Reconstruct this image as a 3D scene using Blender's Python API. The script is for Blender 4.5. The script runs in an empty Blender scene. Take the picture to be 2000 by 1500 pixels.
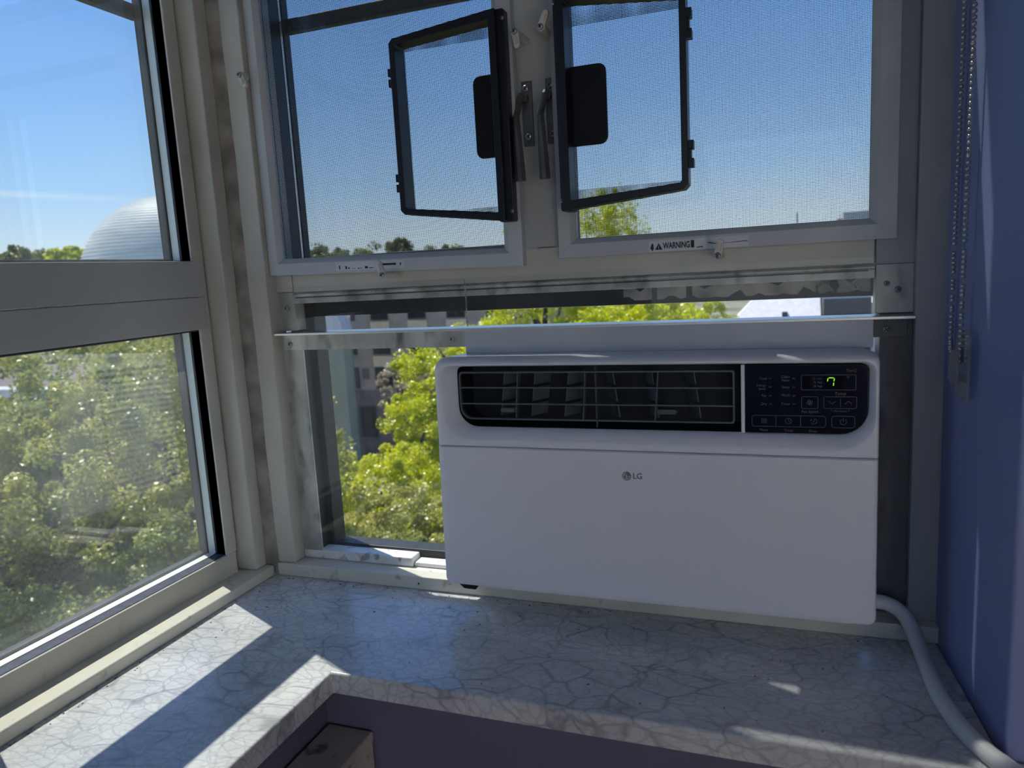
import bpy, bmesh, math, random
import numpy as np
from mathutils import Vector, Matrix

random.seed(7)
rng = np.random.default_rng(7)
S = bpy.context.scene
COL = S.collection


def lin(*c):
    return tuple(((v / 255) / 12.92 if v / 255 <= .04045 else ((v / 255 + .055) / 1.055) ** 2.4) for v in c)


# ---------------------------------------------------------------- camera, sky, sun, exposure
# metres, origin at the camera's height: x right along the air-conditioner wall, y towards it, z up
cam_d = bpy.data.cameras.new('camera')
cam = bpy.data.objects.new('camera', cam_d)
COL.objects.link(cam)
S.camera = cam
cam_d.sensor_width = 36
cam_d.lens = 1441 / 2000 * 36
cam_d.clip_start = .02
cam_d.clip_end = 2000
cam_d.dof.use_dof = True
cam_d.dof.focus_distance = 1.12
cam_d.dof.aperture_fstop = 7.5
m = Matrix(((.9397449, .00023725, .34187639, 0), (.33742001, .16029336, -.92760648, 0),
            (-.05502059, .98706939, .15055482, 0), (0, 0, 0, 1)))
cam.matrix_world = m

w = bpy.data.worlds.new('sky')
S.world = w
w.use_nodes = True
nt = w.node_tree
nt.nodes.clear()
out = nt.nodes.new('ShaderNodeOutputWorld')
bg = nt.nodes.new('ShaderNodeBackground')
tc = nt.nodes.new('ShaderNodeTexCoord')
sp = nt.nodes.new('ShaderNodeSeparateXYZ')
rp = nt.nodes.new('ShaderNodeValToRGB')
nt.links.new(tc.outputs['Generated'], sp.inputs[0])
nt.links.new(sp.outputs[2], rp.inputs[0])
cr = rp.color_ramp
cr.elements[0].position = 0
cr.elements[0].color = (*lin(214, 224, 230), 1)
cr.elements[1].position = 1
cr.elements[1].color = (*lin(70, 118, 200), 1)
for p, c in ((.05, (203, 224, 240)), (.12, (165, 205, 246)), (.22, (136, 184, 243)), (.36, (112, 163, 235))):
    e = cr.elements.new(p)
    e.color = (*lin(*c), 1)
# a faint vapour trail low in the north-west: a thin band about a great circle
dn = nt.nodes.new('ShaderNodeVectorMath')
dn.operation = 'DOT_PRODUCT'
dn.inputs[1].default_value = (-.11937619, .0308926, -.99236837)
nt.links.new(tc.outputs['Generated'], dn.inputs[0])
ab = nt.nodes.new('ShaderNodeMath')
ab.operation = 'ABSOLUTE'
nt.links.new(dn.outputs['Value'], ab.inputs[0])
mr = nt.nodes.new('ShaderNodeMapRange')
mr.interpolation_type = 'SMOOTHSTEP'
mr.inputs[1].default_value = .0005
mr.inputs[2].default_value = .0055
mr.inputs[3].default_value = .38
mr.inputs[4].default_value = 0
nt.links.new(ab.outputs[0], mr.inputs[0])
mx = nt.nodes.new('ShaderNodeMapRange')      # fades out towards the north, where it formed
mx.inputs[1].default_value = -.68
mx.inputs[2].default_value = -.82
nt.links.new(sp.outputs[0], mx.inputs[0])
mu = nt.nodes.new('ShaderNodeMath')
mu.operation = 'MULTIPLY'
nt.links.new(mr.outputs[0], mu.inputs[0])
nt.links.new(mx.outputs[0], mu.inputs[1])
mc = nt.nodes.new('ShaderNodeMixRGB')
mc.inputs[2].default_value = (*lin(232, 240, 246), 1)
nt.links.new(mu.outputs[0], mc.inputs[0])
nt.links.new(rp.outputs[0], mc.inputs[1])
nt.links.new(mc.outputs[0], bg.inputs[0])
bg.inputs[1].default_value = 1.2
nt.links.new(bg.outputs[0], out.inputs[0])

sun_d = bpy.data.lights.new('sun', 'SUN')
sun = bpy.data.objects.new('sun', sun_d)
COL.objects.link(sun)
sun_d.energy = 6.2
sun_d.color = (1, .95, .86)
sun_d.angle = .0093
sun.rotation_euler = Vector((.448, -.212, -.868)).to_track_quat('-Z', 'Y').to_euler()
sun.location = (-3, 4, 6)

S.view_settings.view_transform = 'Standard'
S.view_settings.look = 'None'
S.view_settings.gamma = 1
S.view_settings.use_curve_mapping = False
S.view_settings.exposure = 0
S.cycles.max_bounces = 10
S.cycles.transparent_max_bounces = 32
S.cycles.diffuse_bounces = 5

FILL_LAMP = 25.0   # watts of the fill lamp added behind the camera


# ---------------------------------------------------------------- materials
def newmat(name):
    mt = bpy.data.materials.new(name)
    mt.use_nodes = True
    n = mt.node_tree.nodes
    return mt, n, mt.node_tree.links, n['Principled BSDF']


def setb(b, rough=.5, metal=0., spec=.5, coat=0.):
    b.inputs['Roughness'].default_value = rough
    b.inputs['Metallic'].default_value = metal
    b.inputs['Specular IOR Level'].default_value = spec
    b.inputs['Coat Weight'].default_value = coat


def plain(name, c, rough=.5, metal=0., spec=.5, coat=0.):
    mt, n, l, b = newmat(name)
    b.inputs['Base Color'].default_value = (*c, 1)
    setb(b, rough, metal, spec, coat)
    return mt


def noisy(name, c1, c2, scale=8, detail=6, rough=.5, metal=0., spec=.4, bump=0., lo=.35, hi=.65, stretch=(1, 1, 1), c3=None, s3=30, lo3=.62, hi3=.75):
    mt, n, l, b = newmat(name)
    t = n.new('ShaderNodeTexCoord')
    mp = n.new('ShaderNodeMapping')
    mp.inputs['Scale'].default_value = stretch
    l.new(t.outputs['Object'], mp.inputs[0])
    nz = n.new('ShaderNodeTexNoise')
    nz.inputs['Scale'].default_value = scale
    nz.inputs['Detail'].default_value = detail
    l.new(mp.outputs[0], nz.inputs['Vector'])
    r = n.new('ShaderNodeValToRGB')
    r.color_ramp.elements[0].position = lo
    r.color_ramp.elements[0].color = (*c1, 1)
    r.color_ramp.elements[1].position = hi
    r.color_ramp.elements[1].color = (*c2, 1)
    l.new(nz.outputs['Fac'], r.inputs[0])
    col = r.outputs[0]
    if c3:
        n3 = n.new('ShaderNodeTexNoise')
        n3.inputs['Scale'].default_value = s3
        n3.inputs['Detail'].default_value = 5
        l.new(mp.outputs[0], n3.inputs['Vector'])
        r3 = n.new('ShaderNodeMapRange')
        r3.inputs[1].default_value = lo3
        r3.inputs[2].default_value = hi3
        l.new(n3.outputs['Fac'], r3.inputs[0])
        mm = n.new('ShaderNodeMixRGB')
        mm.inputs[2].default_value = (*c3, 1)
        l.new(r3.outputs[0], mm.inputs[0])
        l.new(col, mm.inputs[1])
        col = mm.outputs[0]
    l.new(col, b.inputs['Base Color'])
    setb(b, rough, metal, spec)
    if bump:
        bp = n.new('ShaderNodeBump')
        bp.inputs['Strength'].default_value = bump
        bp.inputs['Distance'].default_value = .002
        l.new(nz.outputs['Fac'], bp.inputs['Height'])
        l.new(bp.outputs[0], b.inputs['Normal'])
    return mt


def glass(name, tint=(.95, .97, .96), k=1., rough=0., dust=.02, dustscale=9, dustcol=(.75, .75, .7), speck=0.):
    mt, n, l, b = newmat(name)
    n.remove(b)
    o = n['Material Output']
    tr = n.new('ShaderNodeBsdfTransparent')
    tr.inputs[0].default_value = (*tint, 1)
    gl = n.new('ShaderNodeBsdfGlossy')
    gl.inputs['Roughness'].default_value = rough
    # Schlick reflectance, the same from both sides of the thin sheet
    lw_ = n.new('ShaderNodeLayerWeight')
    lw_.inputs['Blend'].default_value = .5
    pw = n.new('ShaderNodeMath')
    pw.operation = 'POWER'
    pw.inputs[1].default_value = 5
    l.new(lw_.outputs['Facing'], pw.inputs[0])
    mk = n.new('ShaderNodeMath')
    mk.operation = 'MULTIPLY_ADD'
    mk.use_clamp = True
    mk.inputs[1].default_value = .96 * k
    mk.inputs[2].default_value = .04 * k
    l.new(pw.outputs[0], mk.inputs[0])
    mxs = n.new('ShaderNodeMixShader')
    l.new(mk.outputs[0], mxs.inputs[0])
    l.new(tr.outputs[0], mxs.inputs[1])
    l.new(gl.outputs[0], mxs.inputs[2])
    df = n.new('ShaderNodeBsdfDiffuse')
    df.inputs[0].default_value = (*dustcol, 1)
    tl = n.new('ShaderNodeBsdfTranslucent')
    tl.inputs[0].default_value = (*dustcol, 1)
    ad = n.new('ShaderNodeMixShader')
    ad.inputs[0].default_value = .5
    l.new(df.outputs[0], ad.inputs[1])
    l.new(tl.outputs[0], ad.inputs[2])
    t = n.new('ShaderNodeTexCoord')
    nz = n.new('ShaderNodeTexNoise')
    nz.inputs['Scale'].default_value = dustscale
    nz.inputs['Detail'].default_value = 5
    l.new(t.outputs['Object'], nz.inputs['Vector'])
    rg = n.new('ShaderNodeMapRange')
    rg.inputs[1].default_value = .35
    rg.inputs[2].default_value = .75
    rg.inputs[3].default_value = dust * .35
    rg.inputs[4].default_value = dust * 1.6
    l.new(nz.outputs['Fac'], rg.inputs[0])
    fac = rg.outputs[0]
    if speck:
        n2 = n.new('ShaderNodeTexNoise')
        n2.inputs['Scale'].default_value = 420
        n2.inputs['Detail'].default_value = 1
        l.new(t.outputs['Object'], n2.inputs['Vector'])
        r2 = n.new('ShaderNodeMapRange')
        r2.inputs[1].default_value = .76
        r2.inputs[2].default_value = .80
        r2.inputs[4].default_value = speck
        l.new(n2.outputs['Fac'], r2.inputs[0])
        a2 = n.new('ShaderNodeMath')
        a2.operation = 'ADD'
        a2.use_clamp = True
        l.new(fac, a2.inputs[0])
        l.new(r2.outputs[0], a2.inputs[1])
        fac = a2.outputs[0]
    m2 = n.new('ShaderNodeMixShader')
    l.new(fac, m2.inputs[0])
    l.new(mxs.outputs[0], m2.inputs[1])
    l.new(ad.outputs[0], m2.inputs[2])
    l.new(m2.outputs[0], o.inputs['Surface'])
    return mt


def marble():
    mt, n, l, b = newmat('white_marble')
    t = n.new('ShaderNodeTexCoord')
    mp = n.new('ShaderNodeMapping')
    mp.inputs['Rotation'].default_value = (0, 0, .5)
    mp.inputs['Scale'].default_value = (1, 1.6, 1.3)
    l.new(t.outputs['Object'], mp.inputs[0])

    def warp(scale, amt, src):
        nz = n.new('ShaderNodeTexNoise')
        nz.inputs['Scale'].default_value = scale
        nz.inputs['Detail'].default_value = 2
        l.new(src, nz.inputs['Vector'])
        sb = n.new('ShaderNodeVectorMath')
        sb.operation = 'SUBTRACT'
        sb.inputs[1].default_value = (.5, .5, .5)
        l.new(nz.outputs['Color'], sb.inputs[0])
        sc = n.new('ShaderNodeVectorMath')
        sc.operation = 'SCALE'
        sc.inputs['Scale'].default_value = amt
        l.new(sb.outputs[0], sc.inputs[0])
        ad = n.new('ShaderNodeVectorMath')
        l.new(src, ad.inputs[0])
        l.new(sc.outputs[0], ad.inputs[1])
        return ad.outputs[0]

    def vein(scale, src, lo, hi):
        v = n.new('ShaderNodeTexVoronoi')
        v.feature = 'DISTANCE_TO_EDGE'
        v.inputs['Scale'].default_value = scale
        l.new(src, v.inputs['Vector'])
        r = n.new('ShaderNodeMapRange')
        r.interpolation_type = 'SMOOTHSTEP'
        r.inputs[1].default_value = lo
        r.inputs[2].default_value = hi
        r.inputs[3].default_value = 1
        r.inputs[4].default_value = 0
        l.new(v.outputs['Distance'], r.inputs[0])
        return r.outputs[0]
    w1 = warp(6, .10, mp.outputs[0])
    w2 = warp(28, .016, w1)
    va = vein(19, w2, 0, .07)
    vb = vein(44, w2, 0, .12)
    vc = vein(85, w2, 0, .16)
    vn = n.new('ShaderNodeTexNoise')
    vn.inputs['Scale'].default_value = 14
    vn.inputs['Detail'].default_value = 3
    l.new(mp.outputs[0], vn.inputs['Vector'])
    vr = n.new('ShaderNodeMapRange')
    vr.inputs[1].default_value = .36
    vr.inputs[2].default_value = .64
    l.new(vn.outputs['Fac'], vr.inputs[0])
    vmask = vr.outputs[0]
    cl = n.new('ShaderNodeTexNoise')
    cl.inputs['Scale'].default_value = 7
    cl.inputs['Detail'].default_value = 5
    l.new(w1, cl.inputs['Vector'])
    clr = n.new('ShaderNodeMapRange')
    clr.inputs[1].default_value = .38
    clr.inputs[2].default_value = .62
    l.new(cl.outputs['Fac'], clr.inputs[0])

    def mul(a, k, b2=None):
        q = n.new('ShaderNodeMath')
        q.operation = 'MULTIPLY'
        l.new(a, q.inputs[0])
        if b2 is None:
            q.inputs[1].default_value = k
        else:
            l.new(b2, q.inputs[1])
        return q.outputs[0]

    def mix(f, a, bcol):
        q = n.new('ShaderNodeMixRGB')
        l.new(f, q.inputs[0])
        if isinstance(a, tuple):
            q.inputs[1].default_value = (*a, 1)
        else:
            l.new(a, q.inputs[1])
        q.inputs[2].default_value = (*bcol, 1)
        return q.outputs[0]
    c = mix(mul(clr.outputs[0], .8), (.74, .75, .74), (.56, .58, .585))
    c = mix(mul(vc, .22), c, (.42, .44, .45))
    c = mix(mul(vb, .42), c, (.34, .36, .37))
    c = mix(mul(mul(va, 1, vmask), .72), c, (.24, .26, .28))
    l.new(c, b.inputs['Base Color'])
    setb(b, .26, 0, .85)
    return mt


def leafmat(name, c1, c2, trans=.55, scale=1.3):
    mt, n, l, b = newmat(name)
    n.remove(b)
    o = n['Material Output']
    t = n.new('ShaderNodeTexCoord')
    nz = n.new('ShaderNodeTexNoise')
    nz.inputs['Scale'].default_value = scale
    nz.inputs['Detail'].default_value = 8
    nz.inputs['Roughness'].default_value = .8
    l.new(t.outputs['Object'], nz.inputs['Vector'])
    r = n.new('ShaderNodeValToRGB')
    r.color_ramp.elements[0].position = .36
    r.color_ramp.elements[0].color = (*c1, 1)
    r.color_ramp.elements[1].position = .64
    r.color_ramp.elements[1].color = (*c2, 1)
    l.new(nz.outputs['Fac'], r.inputs[0])
    d = n.new('ShaderNodeBsdfDiffuse')
    tl = n.new('ShaderNodeBsdfTranslucent')
    l.new(r.outputs[0], d.inputs[0])
    l.new(r.outputs[0], tl.inputs[0])
    mxs = n.new('ShaderNodeMixShader')
    mxs.inputs[0].default_value = trans
    l.new(d.outputs[0], mxs.inputs[1])
    l.new(tl.outputs[0], mxs.inputs[2])
    g = n.new('ShaderNodeBsdfGlossy')
    g.inputs['Roughness'].default_value = .35
    g.inputs[0].default_value = (.9, .9, .85, 1)
    m2 = n.new('ShaderNodeMixShader')
    m2.inputs[0].default_value = .05
    l.new(mxs.outputs[0], m2.inputs[1])
    l.new(g.outputs[0], m2.inputs[2])
    l.new(m2.outputs[0], o.inputs['Surface'])
    return mt


def spacermat():
    # aluminium spacer bar of the double glazing with two rows of pin holes
    mt, n, l, b = newmat('perforated_spacer')
    t = n.new('ShaderNodeTexCoord')
    s = n.new('ShaderNodeSeparateXYZ')
    l.new(t.outputs['Object'], s.inputs[0])

    def mth(op, a, v):
        q = n.new('ShaderNodeMath')
        q.operation = op
        if hasattr(a, 'links'):
            l.new(a, q.inputs[0])
        if hasattr(v, 'links'):
            l.new(v, q.inputs[1])
        else:
            q.inputs[1].default_value = v
        return q.outputs[0]
    fz = mth('FRACT', mth('DIVIDE', s.outputs[2], .0062), 0)
    dz = mth('MULTIPLY', mth('ABSOLUTE', mth('SUBTRACT', fz, .5), 0), .0062)
    ax = mth('ABSOLUTE', mth('ADD', s.outputs[0], .9155), 0)
    dx = mth('SUBTRACT', ax, .0036)
    d2 = mth('ADD', mth('MULTIPLY', dz, dz), mth('MULTIPLY', dx, dx))
    hole = mth('LESS_THAN', d2, .0009 ** 2)
    mm = n.new('ShaderNodeMixRGB')
    mm.inputs[1].default_value = (.62, .68, .66, 1)
    mm.inputs[2].default_value = (.12, .14, .15, 1)
    l.new(hole, mm.inputs[0])
    l.new(mm.outputs[0], b.inputs['Base Color'])
    setb(b, .5, .3)
    return mt


M = {}
M['cream'] = noisy('cream_paint', (.47, .46, .40), (.58, .57, .50), 5, 6, .42, c3=(.34, .31, .26), s3=16, lo3=.66, hi3=.82)
M['cream_trim'] = noisy('cream_trim_paint', (.60, .59, .50), (.70, .69, .59), 9, 6, .5, c3=(.34, .30, .24), s3=35, lo3=.62, hi3=.74)
M['greypaint'] = noisy('grey_frame_paint', (.40, .41, .40), (.47, .48, .46), 4, 5, .42)
M['screenpaint'] = noisy('screen_frame_paint', (.46, .49, .49), (.53, .56, .56), 6, 4, .38)
M['caulk'] = noisy('old_brown_caulk', (.22, .20, .17), (.40, .37, .32), 24, 8, .85, bump=.4)
M['alu'] = noisy('smeared_aluminium', (.33, .33, .30), (.62, .62, .57), 17, 9, .42, metal=.25, bump=.15, stretch=(1, 1, .5), c3=(.17, .17, .15), s3=30, lo3=.54, hi3=.72)
M['alu_bright'] = noisy('bright_aluminium', (.80, .79, .75), (.88, .87, .83), 20, 4, .30, metal=.55)
M['alu_dark'] = noisy('weathered_aluminium', (.14, .135, .13), (.24, .23, .22), 12, 8, .6, stretch=(1, 1, .3), c3=(.06, .06, .06), s3=20)
M['peel'] = noisy('peeling_grey_paint', (.20, .19, .175), (.42, .40, .36), 26, 9, .7, bump=.5, c3=(.02, .02, .022), s3=22, lo3=.63, hi3=.66)
M['white_rail'] = noisy('worn_white_rail', (.60, .62, .62), (.74, .76, .76), 12, 8, .35, bump=.2, c3=(.3, .29, .27), s3=45, lo3=.58, hi3=.66)
M['black'] = plain('black_rubber', (.012, .014, .02), .5)
M['navy'] = plain('dark_gasket', (.008, .011, .022), .4)
M['outer'] = noisy('dirty_black_frame', (.008, .009, .011), (.020, .021, .023), 60, 6, .5, c3=(.32, .32, .30), s3=240, lo3=.70, hi3=.76)
M['slate'] = noisy('dusty_black_bead', (.05, .052, .075), (.085, .088, .12), 90, 4, .5)
M['spacer'] = spacermat()
M['bplast'] = plain('black_plastic', (.006, .007, .011), .38)
M['wire'] = plain('black_mesh_wire', (.010, .011, .014), .6)
M['acw'] = plain('white_plastic', (.80, .82, .85), .32)
M['acg'] = plain('dark_grille_plastic', (.10, .115, .13), .42)
M['achole'] = plain('dark_duct', (.006, .007, .009), .6)
M['acpanel'] = plain('black_glossy_panel', (.005, .006, .012), .12)
M['print'] = plain('grey_print', (.13, .14, .16), .5)
M['logo'] = plain('grey_logo_print', (.17, .18, .19), .45)
M['filler'] = noisy('grey_white_panel', (.50, .54, .58), (.56, .60, .64), 6, 4, .4)
M['sheet'] = noisy('white_sheet_metal', (.72, .73, .72), (.8, .8, .79), 6, 3, .4)
M['marble'] = marble()
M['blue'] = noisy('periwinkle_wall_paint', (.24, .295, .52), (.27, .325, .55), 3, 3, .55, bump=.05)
M['blueshade'] = noisy('shaded_blue_paint', (.14, .14, .20), (.16, .16, .23), 3, 3, .6)  # same blue wall paint, with the shade below the sill put into it
M['roomwall'] = plain('pale_room_paint', (.62, .62, .66), .7)
M['roomfloor'] = noisy('wood_floor', (.30, .20, .12), (.42, .29, .18), 6, 6, .4, stretch=(1, 8, 1))
M['ceil'] = plain('ceiling_paint', (.5, .5, .5), .8)
M['chrome'] = plain('nickel', (.62, .60, .56), .22, 1.)
M['steel'] = plain('dull_steel', (.42, .42, .42), .38, .9)
M['zinc'] = noisy('grey_cast_metal', (.13, .13, .13), (.19, .19, .19), 30, 4, .45, metal=.6)
M['clipm'] = plain('cream_plastic', (.62, .60, .52), .4)
mt, n, l, b = newmat('fill_lamp_cloth')
n.remove(b)
tl = n.new('ShaderNodeBsdfTranslucent')
tl.inputs[0].default_value = (.8, .78, .74, 1)
l.new(tl.outputs[0], n['Material Output'].inputs['Surface'])
M['shade'] = mt
M['blind'] = plain('blind_fabric', (.55, .55, .56), .9)
M['cordm'] = plain('white_cord', (.66, .68, .67), .45)
M['ink'] = plain('black_ink', (.01, .01, .012), .55)
M['sticker'] = plain('clear_sticker', (.60, .62, .63), .3)
M['rust'] = noisy('rust', (.16, .08, .05), (.3, .17, .12), 80, 4, .8)
M['boxpaint'] = noisy('chipped_white_paint', (.42, .37, .33), (.55, .49, .45), 14, 8, .6, bump=.5, c3=(.18, .14, .12), s3=30, lo3=.60, hi3=.66)
M['glassL'] = glass('window_glass', (.98, 1, .99), 2., 0, .03, 5)
M['glassLo'] = glass('dusty_window_glass', (.97, .99, .98), 2.1, .0, .13, 3.5, speck=.15, dustcol=(.85, .84, .76))
M['glassB'] = glass('casement_glass', (.99, 1, .995), 1.6, 0, .012, 5)
M['plexi'] = glass('clear_acrylic_sheet', (.985, .99, .985), .5, 0, .018, 12, speck=.25)
M['plexiedge'] = glass('acrylic_edge', (.8, .84, .82), 1., .1, .35, 40)
M['clear'] = glass('clear_plastic', (.88, .90, .93), 2.2, .08, .20, 30, dustcol=(.9, .9, .9))
M['leafA'] = leafmat('spring_leaves', (.27, .29, .04), (.62, .59, .13), .5)
M['leafB'] = leafmat('deep_green_leaves', (.20, .25, .045), (.48, .50, .12), .45)
M['leafY'] = leafmat('yellow_green_leaves', (.40, .46, .006), (.80, .80, .012), .6)
M['leafF'] = leafmat('far_leaves', (.14, .17, .05), (.30, .32, .09), .4, .5)
M['leafP'] = leafmat('pale_blossom', (.34, .28, .17), (.58, .50, .34), .3)
M['bark'] = noisy('bark', (.035, .03, .026), (.08, .07, .06), 12, 6, .9)
M['stone'] = noisy('tan_brick', (.40, .315, .23), (.50, .40, .30), .8, 6, .85)
M['stone2'] = noisy('dark_brick', (.16, .13, .115), (.23, .19, .17), .8, 6, .85)
M['tan'] = noisy('tan_spandrel', (.76, .56, .34), (.86, .66, .43), 1, 4, .8)
M['palegreen'] = noisy('pale_green_wall', (.30, .33, .25), (.36, .39, .30), .5, 4, .8)
M['lightroof'] = noisy('light_roofing', (.62, .60, .62), (.72, .70, .72), .8, 4, .6, stretch=(4, 4, .3))
M['wing'] = plain('dark_window_glass', (.012, .016, .02), .15)
M['winf'] = plain('dark_window_frame', (.03, .04, .045), .5)
M['dome'] = noisy('galvanised_steel', (.62, .62, .58), (.74, .74, .69), .9, 5, .5, metal=.1, stretch=(.4, .4, 2))
M['haze'] = plain('pale_block', (.55, .52, .55), .8)
M['ground'] = noisy('ground_cover', (.10, .11, .05), (.24, .23, .16), .08, 5, .95)


# ---------------------------------------------------------------- building helpers
class MB:
    def __init__(self):
        self.v = []
        self.f = []
        self.mi = []
        self.m = 0

    def add(self, vs, fs):
        k = len(self.v)
        self.v += [tuple(p) for p in vs]
        self.f += [tuple(i + k for i in q) for q in fs]
        self.mi += [self.m] * len(fs)
        return self

    def hull8(self, p):
        return self.add(p, [(0, 3, 2, 1), (4, 5, 6, 7), (0, 1, 5, 4), (1, 2, 6, 5), (2, 3, 7, 6), (3, 0, 4, 7)])

    def box(self, x0, x1, y0, y1, z0, z1):
        return self.hull8([(x0, y0, z0), (x1, y0, z0), (x1, y1, z0), (x0, y1, z0),
                           (x0, y0, z1), (x1, y0, z1), (x1, y1, z1), (x0, y1, z1)])

    def prism(self, pts, ax, a, b):
        def P(u, v, t):
            return {'x': (t, u, v), 'y': (u, t, v), 'z': (u, v, t)}[ax]
        n = len(pts)
        vs = [P(u, v, a) for u, v in pts] + [P(u, v, b) for u, v in pts]
        fs = [tuple(range(n)), tuple(range(2 * n - 1, n - 1, -1))]
        fs += [(i, (i + 1) % n, n + (i + 1) % n, n + i) for i in range(n)]
        return self.add(vs, fs)

    def loft(self, loops, cap0=False, cap1=False):
        n = len(loops[0])
        vs = [p for lp in loops for p in lp]
        fs = []
        for k in range(len(loops) - 1):
            for i in range(n):
                j = (i + 1) % n
                fs.append((k * n + i, k * n + j, (k + 1) * n + j, (k + 1) * n + i))
        if cap0:
            fs.append(tuple(range(n)))
        if cap1:
            fs.append(tuple(range((len(loops) - 1) * n, len(loops) * n)))
        return self.add(vs, fs)

    def quad(self, ax, d, u0, u1, z0, z1):
        pts = ((u0, z0), (u1, z0), (u1, z1), (u0, z1))
        return self.add([(d, u, z) if ax == 'x' else (u, d, z) for u, z in pts], [(0, 1, 2, 3)])

    def tube(self, path, r, n=10):
        path = [Vector(p) for p in path]
        rs = r if isinstance(r, (list, tuple)) else [r] * len(path)
        loops = []
        up = None
        for i, p in enumerate(path):
            t = (path[min(i + 1, len(path) - 1)] - path[max(i - 1, 0)]).normalized()
            if up is None:
                up = Vector((0, 0, 1)) if abs(t.z) < .9 else Vector((1, 0, 0))
            s = t.cross(up).normalized()
            up = s.cross(t).normalized()
            loops.append([p + (s * math.cos(2 * math.pi * k / n) + up * math.sin(2 * math.pi * k / n)) * rs[i] for k in range(n)])
        return self.loft(loops, True, True)

    def sphere(self, c, r, nu=10, nv=7, sx=1, sy=1, sz=1):
        vs = [(c[0], c[1], c[2] + r * sz)]
        for j in range(1, nv):
            th = math.pi * j / nv
            for i in range(nu):
                ph = 2 * math.pi * i / nu
                vs.append((c[0] + r * sx * math.sin(th) * math.cos(ph), c[1] + r * sy * math.sin(th) * math.sin(ph), c[2] + r * sz * math.cos(th)))
        vs.append((c[0], c[1], c[2] - r * sz))
        fs = [(0, 1 + i, 1 + (i + 1) % nu) for i in range(nu)]
        for j in range(nv - 2):
            a = 1 + j * nu
            fs += [(a + i, a + nu + i, a + nu + (i + 1) % nu, a + (i + 1) % nu) for i in range(nu)]
        a = 1 + (nv - 2) * nu
        e = len(vs) - 1
        fs += [(a + i, e, a + (i + 1) % nu) for i in range(nu)]
        return self.add(vs, fs)

    def build(self, name, mats, parent=None, bevel=0., smooth=True, label=None, cat=None, group=None, kind=None, loc=None, seg=2, warp=None):
        me = bpy.data.meshes.new(name)
        o = bpy.data.objects.new(name, me)
        org = Vector(ORG[parent]) if parent else Vector(loc or (0, 0, 0))
        vs = [warp(*p) for p in self.v] if warp else self.v
        me.from_pydata([Vector(p) - org for p in vs], [], self.f)
        if not isinstance(mats, (list, tuple)):
            mats = [mats]
        for q in mats:
            me.materials.append(q)
        me.polygons.foreach_set('material_index', self.mi)
        if len(self.f) < 60000:
            bm = bmesh.new()
            bm.from_mesh(me)
            bmesh.ops.recalc_face_normals(bm, faces=bm.faces)
            bm.to_mesh(me)
            bm.free()
        COL.objects.link(o)
        if parent:
            o.parent = parent
        else:
            o.location = org
        ORG[o] = org
        if smooth:
            me.polygons.foreach_set('use_smooth', [True] * len(me.polygons))
            me.set_sharp_from_angle(angle=math.radians(35))
        if bevel:
            bv = o.modifiers.new('bevel', 'BEVEL')
            bv.width = bevel
            bv.segments = seg
            bv.limit_method = 'ANGLE'
            bv.angle_limit = math.radians(40)
            bv.harden_normals = True
        tag(o, label, cat, group, kind)
        return o


ORG = {}


def tag(o, label=None, cat=None, group=None, kind=None):
    for k, v in (('label', label), ('category', cat), ('group', group), ('kind', kind)):
        if v:
            o[k] = v


def thing(name, label, cat, loc, group=None, kind=None):
    o = bpy.data.objects.new(name, None)
    o.empty_display_size = .02
    COL.objects.link(o)
    o.location = loc
    ORG[o] = Vector(loc)
    tag(o, label, cat, group, kind)
    return o


def B(name, mt, x0, x1, y0, y1, z0, z1, parent=None, bevel=.001, **k):
    return MB().box(x0, x1, y0, y1, z0, z1).build(name, mt, parent, bevel, **k)


def inst(me, name, parent, p, rot=None, scale=None):
    o = bpy.data.objects.new(name, me)
    COL.objects.link(o)
    o.parent = parent
    o.location = Vector(p) - Vector(ORG[parent])
    if rot:
        o.rotation_euler = rot
    if scale:
        o.scale = (scale,) * 3
    ORG[o] = Vector(p)
    return o


def rrect(x0, x1, z0, z1, tl, tr, br, bl, n=7):
    pts = []
    for cx, cz, r, a0 in ((x1 - tr, z1 - tr, tr, 90), (x1 - br, z0 + br, br, 0), (x0 + bl, z0 + bl, bl, -90), (x0 + tl, z1 - tl, tl, -180)):
        for i in range(n):
            a = math.radians(a0 - 90 * i / (n - 1))
            pts.append((cx + r * math.cos(a), cz + r * math.sin(a)))
    return pts


def ring_parts(name, mt, parent, axis, d0, d1, u0, u1, z0, z1, t, bevel=.0006, sides='LRTB', warp=None):
    """a rectangular lining: four strips of thickness t around the opening u0..u1 x z0..z1, depth d0..d1 along axis"""
    for s in sides:
        if s == 'L':
            a = (u0 - t, u0, z0 - t, z1 + t)
        elif s == 'R':
            a = (u1, u1 + t, z0 - t, z1 + t)
        elif s == 'B':
            a = (u0, u1, z0 - t, z0)
        else:
            a = (u0, u1, z1, z1 + t)
        mb = MB()
        if axis == 'x':
            mb.box(d0, d1, a[0], a[1], a[2], a[3])
        else:
            mb.box(a[0], a[1], d0, d1, a[2], a[3])
        mb.build(name, mt, parent, bevel, warp=warp)


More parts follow.
